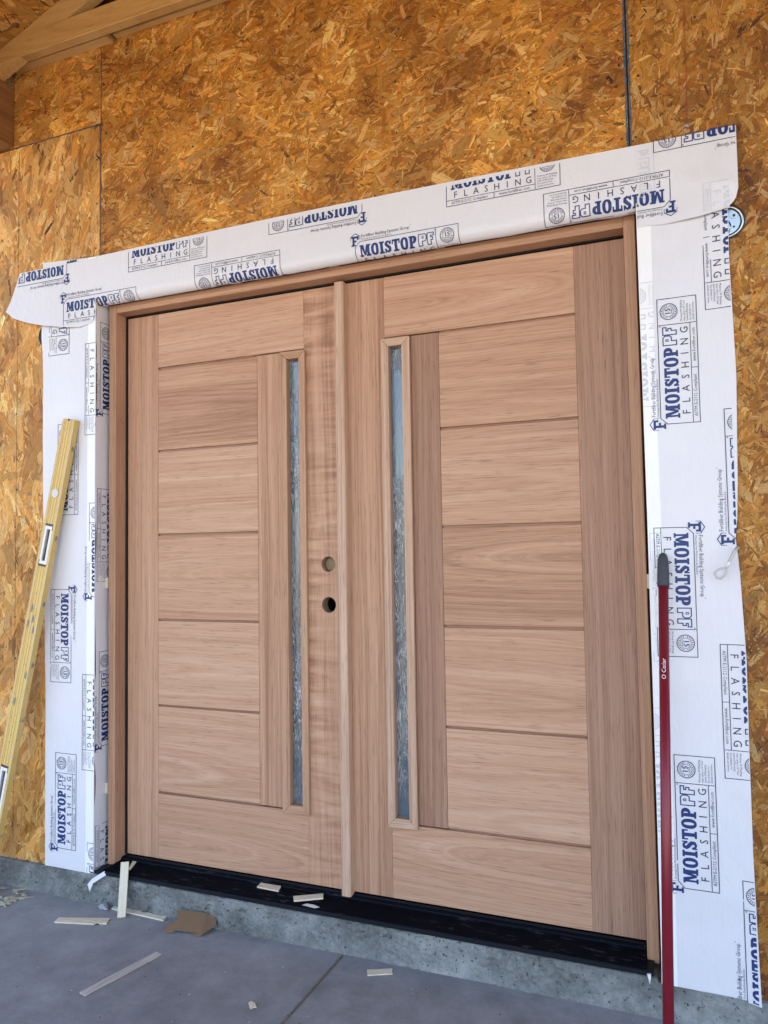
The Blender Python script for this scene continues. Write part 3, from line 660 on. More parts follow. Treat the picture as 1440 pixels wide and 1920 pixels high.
for (pt, cr, an) in (((2.037, 1.447), 'lb', 90), ((1.909, 1.164), 'lb', -90), ((2.040, .209), 'lb', 90), ((2.060, 2.097), 'lb', -90), ((2.096, 1.129), 'lt', 90), ((2.064, .853), 'lb', -90), ((2.096, -.098), 'lt', 90)):
    place(f_right, fr, pt, cr, an, clipsR(2.1145 if pt[1] == 1.129 else 2.1225), bend=[(1, 0, 2.075), (1, 0, 2.1), (0, 1, .1), (0, 1, .02)], h0=.0009)
for (pt, cr, an) in (((1.957, 1.50), 'lb', 90), ((1.898, 1.15), 'lb', -90), ((1.957, .33), 'lb', 90)):
    place(f_right, fr, pt, cr, an, [(1, 0, 1.9285), (-1, 0, -1.8935), (0, -1, .05)], mats=(GHOST, GHOST), h0=.0008)
# --- left jamb strip
XL = lambda z: float(np.interp(z, [-.04, .2, .6, 1.0, 1.4, 1.95, 2.27], [-.283, -.285, -.287, -.297, -.306, -.311, -.314]))
def f_left(u, v, h):
    lift = .003*max(0, (-.25-u)/.06)**2+.007*math.exp(-((v-1.972)/.07)**2)*min(1, max(0, (-.21-u)/.05))
    return (u, -.1128-abs(wrk(u, v, 31, .005))-lift-h, v)
def zbotL(u): return -.038 - (u+.283)*.03
def f_leftg(u, v, h):
    t = (v+.04)/(2.262+.04); zb = zbotL(u); zt = 2.262-(u+.314)*.07
    return f_left(u, zb+(zt-zb)*t, h)
vsL = list(np.linspace(-.04, 2.262, 140))
fl = tag(link('flashing_strip', sheet_mesh(f_leftg, list(np.linspace(0, 1, 16)), vsL, lambda v: (XL(v), -.0505)), FLASH, smooth=True), 'white printed flashing strip down the left side of the door, behind the yellow level', 'flashing', GR)
link('double_layer', sheet_mesh(lambda u, v, h: f_leftg(u, v, .0004), list(np.linspace(0, 1, 5)), vsL, lambda v: (-.0895, -.0510)), FOLD, fl, True)
cL = [(-1, 0, .302), (1, 0, -.0515), (0, -1, .036), (0, 1, 2.25)]
for (px, cr, an) in (((92.5, 668.3), 'rb', -90), ((160.2, 645), 'lb', -90), ((146.4, 964.5), 'lb', 90), ((167.8, 943.4), 'rt', 90), ((96, 1105), 'lb', -90), ((154.7, 1264.5), 'lb', -90), ((142, 1595), 'lb', 90), ((163.7, 1580), 'rt', 90), ((139, 487), 'lt', 90)):
    place(f_left, fl, uv_at(px), cr, an, cL, h0=.0009)
# --- return of the left opening edge (a separate wrapped sheet)
def f_ret(u, v, h):           # u: depth from the corner inwards (0 at the wall face), v: height
    y = -.1145+u; x = -.0502+wrk(u*2, v, 41, .003)+.0025*math.exp(-(u/.012)**2)*-1
    return (x+h, y, v)
fw = tag(link('flashing_return', sheet_mesh(f_ret, list(np.linspace(0, 1, 10)), list(np.linspace(-.055, 2.085, 120)), lambda v: (0.0, .105)), FLASH, smooth=True), 'printed flashing wrapped into the left edge of the door opening', 'flashing', GR)
def onX(px, X=-.05):
    d = ray(*px); P = CAM + d*(X-CAM[0])/d[0]; return (P[1]+.1145, P[2])
cW = [(-1, 0, -.002), (1, 0, .1), (0, -1, .05), (0, 1, 2.07)]
for (px, cr, an) in (((188.6, 604), 'rt', 90), ((182.7, 916), 'lb', -90), ((185.8, 1222.5), 'rt', 90), ((176, 1551), 'lb', -90)):
    p = onX(px); place(f_ret, fw, (max(.008, p[0]), p[1]), cr, an, cW, h0=.0008)
# --- head strip with its two loose ends
ZR, RAD = 2.088, .029
def f_head(u, v, h):
    if v >= ZR: return (u, -.1150-abs(wrk(u, v, 51, .004))-h, v)
    s = ZR-v; a = min(s/RAD, math.pi/2); y = -.1150+RAD*(1-math.cos(a)); z = ZR-RAD*math.sin(a)
    if s/RAD > math.pi/2: e_ = s-RAD*math.pi/2; y += e_*.82; z += e_*.42
    z += wrk(u*1.7, 3.3, 52, .004)
    return (u, y-h*math.cos(a), z-h*math.sin(a))
ZTOP = lambda u: 2.2385+.012*math.sin((u+.4)*1.25)
def headgrid(u0, u1, nu, vs):
    P = np.zeros((len(vs), nu, 3))
    for i, v in enumerate(vs):
        for j, u in enumerate(np.linspace(u0, u1, nu)):
            zt = ZTOP(u); vv = v if v < 2.15 else 2.15+(v-2.15)*(zt-2.15)/(2.245-2.15); P[i, j] = f_head(u, vv, 0)
    return P
def toward(p, d): q = CAM-np.array(p); return tuple(np.array(p)+q/np.linalg.norm(q)*d)
def f_flapL(u, v, h):
    s = min(1, max(0, (-.05-u)/.46)); t = min(1, max(0, (2.24-v)/.24))
    d = .085*s**1.7*(.25+.75*t)+.018*math.sin(s*5)*t*s
    return toward((u, -.1150-abs(wrk(u, v, 51, .004))-h, v), d)
def f_flapR(u, v, h):
    s = min(1, max(0, (u-1.893)/.26)); t = min(1, max(0, (2.24-v)/.24))
    d = .016*s*s+.010*s*t+.004*math.sin(s*7+t*4)*s+.006*math.exp(-((t-.35-.3*s)/.06)**2)*s
    return toward((u, -.1150-abs(wrk(u, v, 51, .004))-h, v), d)
headm = []
headm.append(headgrid(-.0505, 1.893, 120, list(np.linspace(1.998, 2.038, 5))+list(np.linspace(2.0425, ZR, 11))+list(np.linspace(2.099, 2.245, 8))))
nU, nV = 40, 14; P = np.zeros((nV, nU, 3))
for j, s in enumerate(np.linspace(0, 1, nU)):
    for i, t in enumerate(np.linspace(0, 1, nV)):
        ul = np.interp(t, [0, .5, 1], [-.437, -.475, -.512]); u = -.0506+(ul+.0506)*s
        zb = np.interp(u, [-.53, -.50, -.47, -.40, -.317, -.2, -.129, -.07, -.051], [2.105, 2.085, 2.062, 2.036, 2.014, 1.992, 1.984, 1.992, 2.02]); zt = 2.2385
        P[i, j] = f_flapL(u, zb+(zt-zb)*(1-t), 0)
headm.append(P)
P = np.zeros((nV, nU, 3))
for j, s in enumerate(np.linspace(0, 1, nU)):
    for i, t in enumerate(np.linspace(0, 1, nV)):
        u = 1.8931+.2594*s; zb = np.interp(u, [1.893, 1.97, 2.06, 2.115, 2.135, 2.147, 2.1525], [2.006, 2.003, 2.010, 2.018, 2.028, 2.045, 2.07]); zt = ZTOP(min(u, 2.1))+.003*s
        P[i, j] = f_flapR(u, zb+(zt-zb)*(1-t), 0)
headm.append(P)
V, F = [], []
for P in headm:
    n, m = P.shape[:2]; b = len(V); V += P.reshape(-1, 3).tolist()
    F += [(b+i*m+j, b+i*m+j+1, b+(i+1)*m+j+1, b+(i+1)*m+j) for i in range(n-1) for j in range(m-1)]
me = bpy.data.meshes.new('head'); me.from_pydata(V, [], F)
fh = tag(link('flashing_strip', me, FLASH, smooth=True), 'long white printed flashing strip across the top of the door with loose ends', 'flashing', GR)
bendH = [(0, 1, ZR-RAD*math.pi/2*k/6) for k in range(7)]
cHm = [(-1, 0, .0505), (1, 0, 1.893), (0, -1, -2.001), (0, 1, 2.2350)]
for (px, cr, an) in (((254.6, 537.7), 'rt', 0), ((241, 510.4), 'lb', 0), ((524.6, 468.4), 'lb', 180), ((504.4, 440.5), 'rt', 180), ((859, 419), 'rt', 0), ((837.5, 388.4), 'lb', 0), ((1255, 319.4), 'lb', 180)):
    place(f_head, fh, uv_at(px, -.1155), cr, an, cHm, bend=bendH, h0=.0008)
cFL = [(1, 0, -.0515), (0, 1, 2.2375), (-1, .38/1.0*.8, .437+2.2385*.304-.004), (0, -1, -2.0)]
bFL = [(1, 0, -.05-k*.05) for k in range(1, 9)]
p = uv_at((124.6, 504.3)); q = uv_at((90, 527.5))
place(f_flapL, fh, (p[0]+.004, q[1]), 'lt', 180, cFL, bend=bFL, h0=.0010)
p = uv_at((254.6, 537.7), -.1155); place(f_flapL, fh, p, 'rt', 0, cFL, bend=bFL, h0=.0010)
cFR = [(-1, 0, -1.8935), (1, 0, 2.150), (0, 1, 2.2455), (0, -1, -2.004)]
bFR = [(1, 0, 1.893+k*.026) for k in range(1, 10)]+[(0, 1, 2.03+k*.03) for k in range(7)]
place(f_flapR, fh, uv_at((1255, 319.4), -.1155), 'lb', 180, cFR, bend=bFR, h0=.0010)
place(f_flapR, fh, uv_at((1225.6, 286.7), -.1155), 'rt', 180, cFR, bend=bFR, h0=.0010)
place(f_flapR, fh, (1.942, 1.99+.08), 'rt', -90, [(1, 0, 2.03), (-1, 0, -1.90), (0, -1, -2.01), (0, 1, 2.225)], mats=(GHOST, GHOST), bend=bFR, h0=.0007)
place(f_flapR, fh, (2.066, 2.097), 'lb', -90, [(1, 0, 2.13), (-1, 0, -1.90), (0, -1, -2.018), (0, 1, 2.19)], mats=(GHOST, GHOST), bend=bFR, h0=.0007)
# torn tail of flashing at the foot of the left jamb
tp = [onY(196, 1637, -.122), onY(186, 1643, -.130), onY(172, 1652, -.140), onY(164, 1662, -.146)]
P = np.array([[p+np.array([0, 0, .007]), p+np.array([.008, -.002, -.006])] for p in tp]); P[-1, 1] += np.array([.004, 0, -.010])
tag(link('flashing_scrap', grid_mesh(P), FLASH, smooth=True), 'torn tail of white flashing hanging over the concrete left of the sill', 'flashing scrap')

# ---------------------------------------------------------------- concrete curb under the wall
nu, nv = 1500, 44
uu, vv = np.meshgrid(np.linspace(-.9, 2.7, nu), np.linspace(0, 1, nv), indexing='ij')
zt = -.0335 - .004*(uu < -.05) - .012*(uu > 1.88)
zz = zt + (ZS-.006-zt)*vv
rough = np.clip(fbm(uu, zz*1.0, 6, 61, 3)*2.4+.6, .05, 1)*np.interp(uu, [-.3, 0, 1.2, 1.8, 2.2], [.5, 1, 1, .45, .3])*np.clip(1.25-vv*.9, 0, 1)
yy = -.1215 - .026*np.clip(fbm(uu, zz, 42, 62, 5)+.06, -.3, .5)*rough*1.7 - .009*vv**3 - .004*fbm(uu, zz, 9, 63, 3)
yy -= .012*np.clip(fbm(uu, zz, 85, 64, 2), 0, 1)*rough
yy = np.where(vv < .02, -.118, yy)
P = np.stack([uu, yy, zz], -1)
top = P[:, :1].copy(); top[..., 1] = -.02; top[..., 2] = -.0375
P = np.concatenate([top, P], 1)
tag(link('foundation_curb', grid_mesh(P), CURB, smooth=True), 'rough grey concrete foundation curb below the door sill', 'curb')

# ---------------------------------------------------------------- porch roof framing
SLP = .37; RX, ZD0 = 1.75, 3.139
zd = lambda X: ZD0+SLP*(X+.389) if X <= RX else ZD0+SLP*(RX+.389)-SLP*(X-RX)
YF = -4.0
roof = empty('porch_roof', (RX, YF/2, 3.2), 'dark OSB porch roof deck above the trusses at upper left', 'roof')
dl = prism('roof_deck', [(-1.1, zd(-1.1)), (RX, zd(RX)), (RX, zd(RX)+.018), (-1.1, zd(-1.1)+.018)], YF-.3, YW-.002, OSB, roof)
dr = prism('roof_deck', [(RX+.001, zd(RX)), (4.7, zd(4.7)), (4.7, zd(4.7)+.018), (RX+.001, zd(RX)+.018)], YF-.3, YW-.002, OSB, roof)
k = 1/math.hypot(1, SLP); e1 = (k, 0, SLP*k); nn = (SLP*k, 0, -k)
strands('strands', dl, (-.7, -1.3, zd(-.7)), e1, (0, 1, 0), nn, 1.2, 1.15, 7000, 1.2, .6, .02, .15, PAL*.85, seed=8, big=.08)
def truss(y, label):
    t = empty('roof_truss', (-.5, y, 3.05), label, 'truss', 'porch roof trusses')
    box('bottom_chord', (-.55, y, 3.055), (4.05, y+.038, 3.142), W_fir, t, .002, 'x')
    prism('top_chord', [(-.48, zd(-.48)-.098), (RX, zd(RX)-.098), (RX, zd(RX)-.002), (-.48, zd(-.48)-.002)], y+.001, y+.037, W_fir, t)
    prism('top_chord', [(RX+.001, zd(RX)-.098), (3.98, zd(3.98)-.098), (3.98, zd(3.98)-.002), (RX+.001, zd(RX)-.002)], y+.001, y+.037, W_fir, t)
    box('web', (RX-.04, y+.0015, 3.143), (RX+.04, y+.0365, zd(RX)-.10), W_fir, t, .001, 'z')
    return t
truss(-.200, 'pale fir roof truss nearest the wall, crossing the upper left corner')
for i, y in enumerate((-1.4, -2.6, -3.8)): truss(y, ('pale fir roof truss in front of the one nearest the wall', 'pale fir roof truss overhead', 'outermost pale fir roof truss at the porch edge')[i])
led = prism('ledger_board', [(-.462, 3.064), (.0275, 3.061), (.0275, 3.098), (-.462, 3.098)], -.150, YW-.0015, W_fir, axis='x'); tag(led, 'short fir ledger board on the OSB behind the lowest truss chord', 'board')
led2 = box('ledger_board', (.045, -.135, 3.072), (1.7, YW-.0015, 3.12), W_fir, None, .001, 'x'); tag(led2, 'longer fir ledger board against the OSB at the top edge', 'board')
for (xa, xb, lab) in ((-.62, -.478, 'dark wooden porch beam meeting the wall at upper left'), (3.9, 4.04, 'dark wooden porch beam on the right side of the porch')):
    b = empty('porch_beam', ((xa+xb)/2, -2, 2.76), lab, 'beam'); bb = box('timber', (xa, YF, 2.763), (xb, YW-.002, 3.052), W_beam, b, .003, 'yz')
    if xa < 0:
        pl = prism('nail_plate', [(-.158, 3.0), (-.118, 3.0), (-.118, 3.052), (-.158, 3.052)], -.4776, -.4764, STEEL, b, plane='yz')
        for a_ in range(2):
            for c_ in range(3): cyl('nail', (-.4762, -.148+a_*.02, 3.01+c_*.016), (1, 0, 0), .0025, .0012, NAIL, pl, 8)
    ps = box('porch_post', (xa, YF, ZS), (xb, YF+.14, 2.762), W_beam, None, .003, 'z'); tag(ps, 'wooden post under the %s end of the porch' % ('left' if xa < 0 else 'right'), 'post')

# ---------------------------------------------------------------- spirit level leaning at left
T = onY(134, 787, -.128); T[1] = -.128
Bp = np.array([-.575, -.21, ZS])
q2 = [(np.array([bx_, -.21, ZS])) for bx_ in np.linspace(-.8, -.3, 201)]
def pj(P_): d = np.array(P_)-CAM; z = d@AF; return 720+FPX*(d@AR)/z, 960-FPX*(d@AU)/z
def err(B): 
    e = 0
    for t in (.25, .5, .75): x, y = pj(T+(B-T)*t); e += (x-np.interp(y, [787, 1047, 1200, 1400, 1600], [134, 87, 58, 20, -16]))**2
    return e
Bp = min(q2, key=err)
ax = (T-Bp); LL = np.linalg.norm(ax); ax /= LL
nrm = np.array([0, -1.0, 0]); nrm = nrm-ax*(nrm@ax); nrm /= np.linalg.norm(nrm); sd_ = np.cross(ax, nrm)   # side
if sd_[0] < 0: sd_ = -sd_
lv = empty('spirit_level', tuple(Bp), 'long scuffed yellow spirit level leaning on the wall at left', 'level')
WL, TL = .060, .026
def lp(a, s_, n_): return Bp+ax*a+sd_*s_+nrm*n_
win = [(LL-.40, LL-.255), (LL*.5-.07, LL*.5+.07)]
# body: I-section box with window openings
spans = [(.002, LL-1.505), (LL-1.315, LL-.556), (LL-.404, LL)]
wins = [(LL-1.505, LL-1.315), (LL-.556, LL-.404)]
bm = bmesh.new()
def lbox(bm, a0, a1, s0, s1, n0, n1):
    vs = [bm.verts.new(tuple(lp(a, s_, n_))) for n_ in (n0, n1) for s_ in (s0, s1) for a in (a0, a1)]
    for q in ((0, 1, 3, 2), (4, 6, 7, 5), (0, 4, 5, 1), (2, 3, 7, 6), (0, 2, 6, 4), (1, 5, 7, 3)): bm.faces.new([vs[i] for i in q])
def lpart(name, mat, *bxs, bev=.0):
    bm = bmesh.new()
    for b in bxs: lbox(bm, *b)
    if bev: bmesh.ops.bevel(bm, geom=bm.edges[:], offset=bev, segments=2, affect='EDGES')
    me = bm_mesh(bm); return link(name, me, mat, lv)
lpart('frame', LEVEL, (.002, LL, WL/2-.012, WL/2, -TL/2, TL/2), bev=.0018); lpart('frame', LEVEL, (.002, LL, -WL/2, -WL/2+.012, -TL/2, TL/2), bev=.0018)
for a0, a1 in spans: lpart('web', LEVEL, (a0, a1, -WL/2+.0118, WL/2-.0118, -TL/2+.002, TL/2-.0012))
for s_ in (-.0125, .0, .0125): 
    for a0, a1 in spans: lpart('groove_line', LEVELG, (a0, a1, s_-.0005, s_+.0005, TL/2-.0013, TL/2-.0008))
lpart('scuffed_edge', LEVELE, (.05, LL-.01, WL/2-.0012, WL/2+.0001, TL/2-.0012, TL/2+.0001)); lpart('scuffed_edge', LEVELE, (.05, LL-.01, -WL/2-.0001, -WL/2+.0010, TL/2-.0012, TL/2+.0001))
for a0, a1 in wins:
    # worn white vial surround with a slot and the stained vial in it
    v = lpart('vial_holder', WHITEP, (a0-.004, a1+.004, -.0185, -.0085, -TL/2+.001, TL/2-.0002), (a0-.004, a1+.004, .0085, .0185, -TL/2+.001, TL/2-.0002), (a0-.004, a0+.016, -.0084, .0084, -TL/2+.001, TL/2-.0002), (a1-.016, a1+.004, -.0084, .0084, -TL/2+.001, TL/2-.0002))
    me = tube([tuple(lp(a0+.018, -.002, .0)), tuple(lp((a0+a1)/2, .0015, 0)), tuple(lp(a1-.018, .0, 0))], .0082, 12); link('vial', me, BROWNV, lv, True)
    for (p0, p1, p2, p3) in ((a0-.0045, a0+.004, -.019, .019), (a1-.004, a1+.0045, -.019, .019), (a0+.004, a0+.02, -.0192, -.0165), (a1-.02, a1-.004, .0165, .0192)): lpart('dark_mark', BROWNV, (p0, p1, p2, p3, TL/2-.0003, TL/2+.0002))
cc = lp(LL-.265+.11, 0, TL/2)
me = tube([tuple(lp(LL-.283, 0, TL/2-.004)), tuple(lp(LL-.283, 0, TL/2+.0012))], [.0165, .0165], 28); link('round_vial_rim', me, LEVELE, lv)
me = tube([tuple(lp(LL-.283, 0, TL/2-.003)), tuple(lp(LL-.283, 0, TL/2+.0018))], [.0138, .0138], 28); link('round_vial', me, VIAL, lv)
lpart('end_notch', RUBBER, (LL-.006, LL+.0006, -.004, .004, TL/2-.006, TL/2+.0003))
sm = flat('grey_scuff', (.2, .2, .2), .6, var=.3, sc=200)
for (a_, s_) in ((LL-.72, -.01), (LL-.76, .004), (LL-.80, .015), (LL-.78, -.016), (LL-.97, .02), (.72, -.012)):
    P = [lp(a_+.014*math.cos(t)*(1+.3*math.sin(3*t+a_*9)), s_+.006*math.sin(t)*(1+.3*math.cos(2*t)), TL/2+.0005) for t in np.linspace(0, 6.28, 13)[:-1]]
    me = bpy.data.meshes.new('scuff'); me.from_pydata([tuple(p) for p in P], [], [list(range(12))]); link('scuff', me, sm, lv)
for a_ in (LL-.11, LL-.45, LL-.70, LL-.93):
    P = [lp(a_+.010*math.cos(t)*(1+.3*math.sin(3*t)), WL/2+.0005, -.002+.006*math.sin(t)) for t in np.linspace(0, 6.28, 11)[:-1]]
    me = bpy.data.meshes.new('scuff'); me.from_pydata([tuple(p) for p in P], [], [list(range(10))]); link('scuff', me, sm, lv)

# ---------------------------------------------------------------- red handle leaning at right
PT = np.array([1.9309, -.1305, 1.0955]); PB = np.array([1.9185, -.440, ZS]); pa = PT-PB; PL = np.linalg.norm(pa); pa /= PL
po = empty('broom_handle', tuple(PB), 'dark red pole with grey rubber tip leaning right of the door', 'pole')
RP = .0128
link('shaft', tube([tuple(PB), tuple(PB+pa*(PL-.088))], RP, 24), REDP, po, True)
gp = [(PL-.092, .0150), (PL-.086, .0156), (PL-.06, .0154), (PL-.03, .0142), (PL-.012, .0120), (PL-.004, .0092), (PL, .0045)]
link('rubber_tip', tube([tuple(PB+pa*a) for a, _ in gp], [r for _, r in gp], 24), GRIP, po, True)
# maker's lettering wrapped on the shaft
ux = np.cross(pa, np.array([0, 1.0, 0])); ux /= np.linalg.norm(ux); uy = np.cross(ux, pa)
tocam = CAM-(PB+pa*.9); tocam -= pa*(tocam@pa); tocam /= np.linalg.norm(tocam); tside = np.cross(pa, tocam)
bm = bmesh.new()
v, fs = POLE_TXT; vs = []
for p in v:
    al = PL-.335+p[0]; th_ = -(p[1]-.005)/RP
    q = PB+pa*al+(tocam*math.cos(th_-.1)+tside*math.sin(th_-.1))*(RP+.0004); vs.append(bm.verts.new(tuple(q)))
for f in fs: bm.faces.new([vs[i] for i in f])
link('lettering', bm_mesh(bm), WINK, po)

# ---------------------------------------------------------------- cord loop, electrical boxes, string
pts = [onY(1384, 1026, -.128), onY(1377, 1034, -.150), onY(1371, 1046, -.156), onY(1365, 1058, -.154), onY(1362, 1064, -.152)]
lpz = [onY(a, b, -.152) for a, b in ((1361, 1065), (1352, 1066), (1344, 1070), (1340, 1076), (1344, 1083), (1351, 1085), (1357, 1081), (1361, 1073))]
co = empty('cord_loop', tuple(pts[0]), 'small white cord loop sticking out at the right flashing edge', 'cord')
link('cord', tube([tuple(p) for p in pts], .0042, 10), CORDM, co, True); link('loop', tube([tuple(p) for p in lpz], .0031, 8, True), CORDM, co, True)
pp = pts[3]; link('crimp', tube([tuple(pts[2]*.4+pts[3]*.6), tuple(pts[4])], [.0046, .0048], 10), WHITEP, co, True)
def ebox(cx, cz, r, label, dark):
    b = empty('electrical_box', (cx, YW, cz), label, 'electrical box', 'round boxes half covered by the flashing')
    y0 = YW-.0005
    def ring(n, ro, ri, ya, yb, m):
        bm = bmesh.new(); N = 48; L = [[bm.verts.new((cx+rr_*math.cos(2*math.pi*i/N), y_, cz+rr_*math.sin(2*math.pi*i/N))) for i in range(N)] for rr_, y_ in ((ro, ya), (ro, yb), (ri, yb), (ri, ya))]
        for k_ in range(4):
            for i in range(N): bm.faces.new((L[k_][i], L[k_][(i+1) % N], L[(k_+1) % 4][(i+1) % N], L[(k_+1) % 4][i]))
        return link(n, bm_mesh(bm), m, b, True)
    ring('gasket', r, r*.93, y0, y0-.004, DARKM); ring('rim', r*.92, r*.80, y0, y0-.0062 if not dark else y0-.003, STEEL if not dark else DARKM)
    ring('inner_rim', r*.79, r*.74, y0, y0-.003, DARKM)
    cyl('plate', (cx, y0-.001, cz), (0, 1, 0), r*.735, .0016, STEELB, b, 48)
    cyl('screw', (cx+.42*r, y0-.0035, cz+.30*r), (0, 1, 0), r*.17, .004, STEEL, b, 20); cyl('screw_hole', (cx+.42*r, y0-.0057, cz+.30*r), (0, 1, 0), r*.08, .0012, NAIL, b, 12)
    cyl('knockout', (cx+.40*r, y0-.0020, cz-.32*r), (0, 1, 0), r*.06, .0012, NAIL, b, 12)
    link('ground_wire', tube([(cx+.16*r, y0-.004, cz+.0*r), (cx+.26*r, y0-.006, cz-.30*r), (cx+.12*r, y0-.005, cz-.62*r)], r*.03, 8), STEEL, b, True)
ebox(2.119, 1.981, .0475, 'round steel electrical box with bluish plate, half behind the right flashing', False)
ebox(-.289, 1.972, .0475, 'round electrical box with black rim, mostly behind the left flashing', True)
st = empty('string_line', (2.034, YW, 2.263), 'thin red string rising from a nail above the right flashing', 'string')
link('string', tube([(2.0305, YW-.004, 2.268), (2.034, YW-.003, 2.40), (2.036, YW-.003, 3.0)], .0009, 6), CHALK, st); cyl('nail', (2.0305, YW-.004, 2.2665), (0, 1, 0), .0042, .008, STEEL, st, 12)

# ---------------------------------------------------------------- shims around the frame
def shim(px, Y, size, label, vert=False, mat=W_shim):
    p = onY(px[0], px[1], Y); o = box('shim', tuple(np.array(p)-np.array(size)/2), tuple(np.array(p)+np.array(size)/2), mat, None, .0008, 'y'); return tag(o, label, 'shim', 'shims packed around the frame')
for i, (x, y) in enumerate(((442, 531), (624, 500), (822, 464), (1154, 405))):
    q = onY(x, y, -.062); o = box('shim', (q[0]-.017, -.066, 2.0700), (q[0]+.017, .0, 2.0765), W_shim, None, .0006, 'y')
    tag(o, ('wood shim above the frame over the left leaf', 'wood shim above the frame, just left of the astragal', 'wood shim above the frame, just right of the astragal', 'wood shim above the frame at the upper right corner')[i], 'shim', 'shims packed around the frame')
for i, z in enumerate((onY(202, 1093, -.06)[2], onY(200, 1478, -.06)[2])):
    o = box('shim', (-.0490, -.063, z-.02), (-.0375, .0, z+.02), W_shim, None, .0006, 'y'); tag(o, ('wood shim left of the left jamb at mid height', 'wood shim left of the left jamb near the bottom')[i], 'shim', 'shims packed around the frame')
o = box('shim', (W2+.0372, -.0625, onY(1209, 1090, -.06)[2]-.02), (W2+.0455, .0, onY(1209, 1090, -.06)[2]+.02), W_shim, None, .0006, 'y'); tag(o, 'wood shim right of the right jamb at mid height', 'shim', 'shims packed around the frame')

# ---------------------------------------------------------------- offcuts on sill and slab
GS = 'wood offcuts dropped below the door'
def chip(name, pxs, Z, th, mat, label, cat, group=GS, tilt=0.0):
    P = [onZ(a, b, Z+th) for a, b in pxs]; c = sum(P)/len(P)
    bm = bmesh.new(); tp_ = [bm.verts.new((p[0], p[1], Z+th)) for p in P]; bt = [bm.verts.new((p[0], p[1], Z+.0006)) for p in P]
    bm.faces.new(tp_); bm.faces.new(bt[::-1])
    for i in range(len(P)): j = (i+1) % len(P); bm.faces.new((tp_[i], bt[i], bt[j], tp_[j]))
    if tilt: 
        for v in bm.verts: v.co.z += tilt*(v.co.x-c[0]+.03)
    bmesh.ops.triangulate(bm, faces=[f for f in bm.faces if len(f.verts) > 4])
    me = bm_mesh(bm)
    e = max(((P[i]-P[j]) for i in range(len(P)) for j in range(i)), key=lambda d: np.linalg.norm(d)); e = e/np.linalg.norm(e)
    n = len(me.vertices); a = np.array([v.co for v in me.vertices])-c; gg = np.stack([a@e, a@np.cross(e, (0, 0, 1)), a[:, 2]], 1)
    at = me.attributes.new('g', 'FLOAT_VECTOR', 'POINT'); at.data.foreach_set('vector', gg.astype(np.float32).ravel())
    return tag(link(name, me, mat), label, cat, group)
chip('wood_strip', [(149, 1860), (160, 1866), (303, 1789), (293, 1784)], ZS, .004, W_shimgrey, 'long grey wood strip lying alone on the open slab', 'offcut')
chip('wood_strip', [(102, 1728), (110, 1720), (206, 1721), (200, 1731), (188, 1731), (183, 1729), (176, 1732)], ZS, .005, W_shim, 'pale wood strip with a nicked edge lying furthest left on the slab', 'offcut')
chip('wood_strip', [(209, 1703), (218, 1696), (317, 1715), (306, 1725)], ZS, .005, W_shim, 'pale wood strip on the slab, its end under the leaning strip', 'offcut')
chip('wood_strip', [(688, 1818), (714, 1817), (736, 1815), (735, 1820), (736, 1825), (689, 1828)], ZS, .004, W_shim, 'short pale wood strip on the slab right of the control joint', 'offcut')
chip('wood_strip', [(482, 1662), (490, 1654), (528, 1659), (522, 1670)], -.0135, .005, W_shim, 'short pale wood strip on the black sill, left one of two', 'offcut')
chip('wood_strip', [(550, 1680), (606, 1675), (606, 1683), (551, 1688)], -.0140, .006, W_shim, 'short pale wood strip on the black sill, nearest the astragal', 'offcut')
chip('wood_strip', [(241, 1628), (249, 1614), (257, 1614), (244, 1630)], -.0140, .004, W_shim, 'small wood sliver on the sill behind the leaning strip', 'offcut')
chip('wood_chip', [(466, 1879), (471, 1877), (478, 1880), (481, 1888), (477, 1888), (471, 1891), (468, 1889)], ZS, .003, W_shim, 'tiny pale wood chip alone on the slab left of the control joint', 'chip')
cpx = [(331, 1709), (362, 1710), (388, 1715), (404, 1722), (405, 1735), (377, 1755), (360, 1753), (362, 1749), (330, 1744), (323, 1749), (305, 1746), (318, 1734), (334, 1727)]
cp3 = []
for q in cpx:      # the near edge lies on the slab, the far edge is propped up against the curb
    lift_ = max(0.0, (1750-q[1])/42)*.042; cp3.append(onZ(q[0], q[1], ZS+.003+lift_))
bm = bmesh.new(); tp_ = [bm.verts.new(tuple(p+np.array([0, 0, .004]))) for p in cp3]; bt = [bm.verts.new(tuple(p)) for p in cp3]
bm.faces.new(tp_); bm.faces.new(bt[::-1])
for i in range(len(cp3)): j = (i+1) % len(cp3); bm.faces.new((tp_[i], bt[i], bt[j], tp_[j]))
bmesh.ops.triangulate(bm, faces=[f for f in bm.faces if len(f.verts) > 4])
tag(link('cardboard_scrap', bm_mesh(bm), CARD), 'brown torn cardboard scrap propped between the slab and the curb', 'cardboard')
# strip leaning on the sill edge
ft = (onZ(222, 1721, ZS)+onZ(234, 1720, ZS))/2; tpv = onY(234.5, 1616, -.120); ax_ = tpv-ft; l_ = np.linalg.norm(ax_); ax_ /= l_
sdv = np.cross(ax_, np.array([.25, -1, .2])); sdv /= np.linalg.norm(sdv); nv = np.cross(sdv, ax_)
o = obb('wood_strip', ft+ax_*l_/2, ax_, sdv, nv, (l_, .030, .005), W_shim, None, .0006); tag(o, 'pale wood strip standing upright, leaning on the left end of the sill', 'offcut', GS)
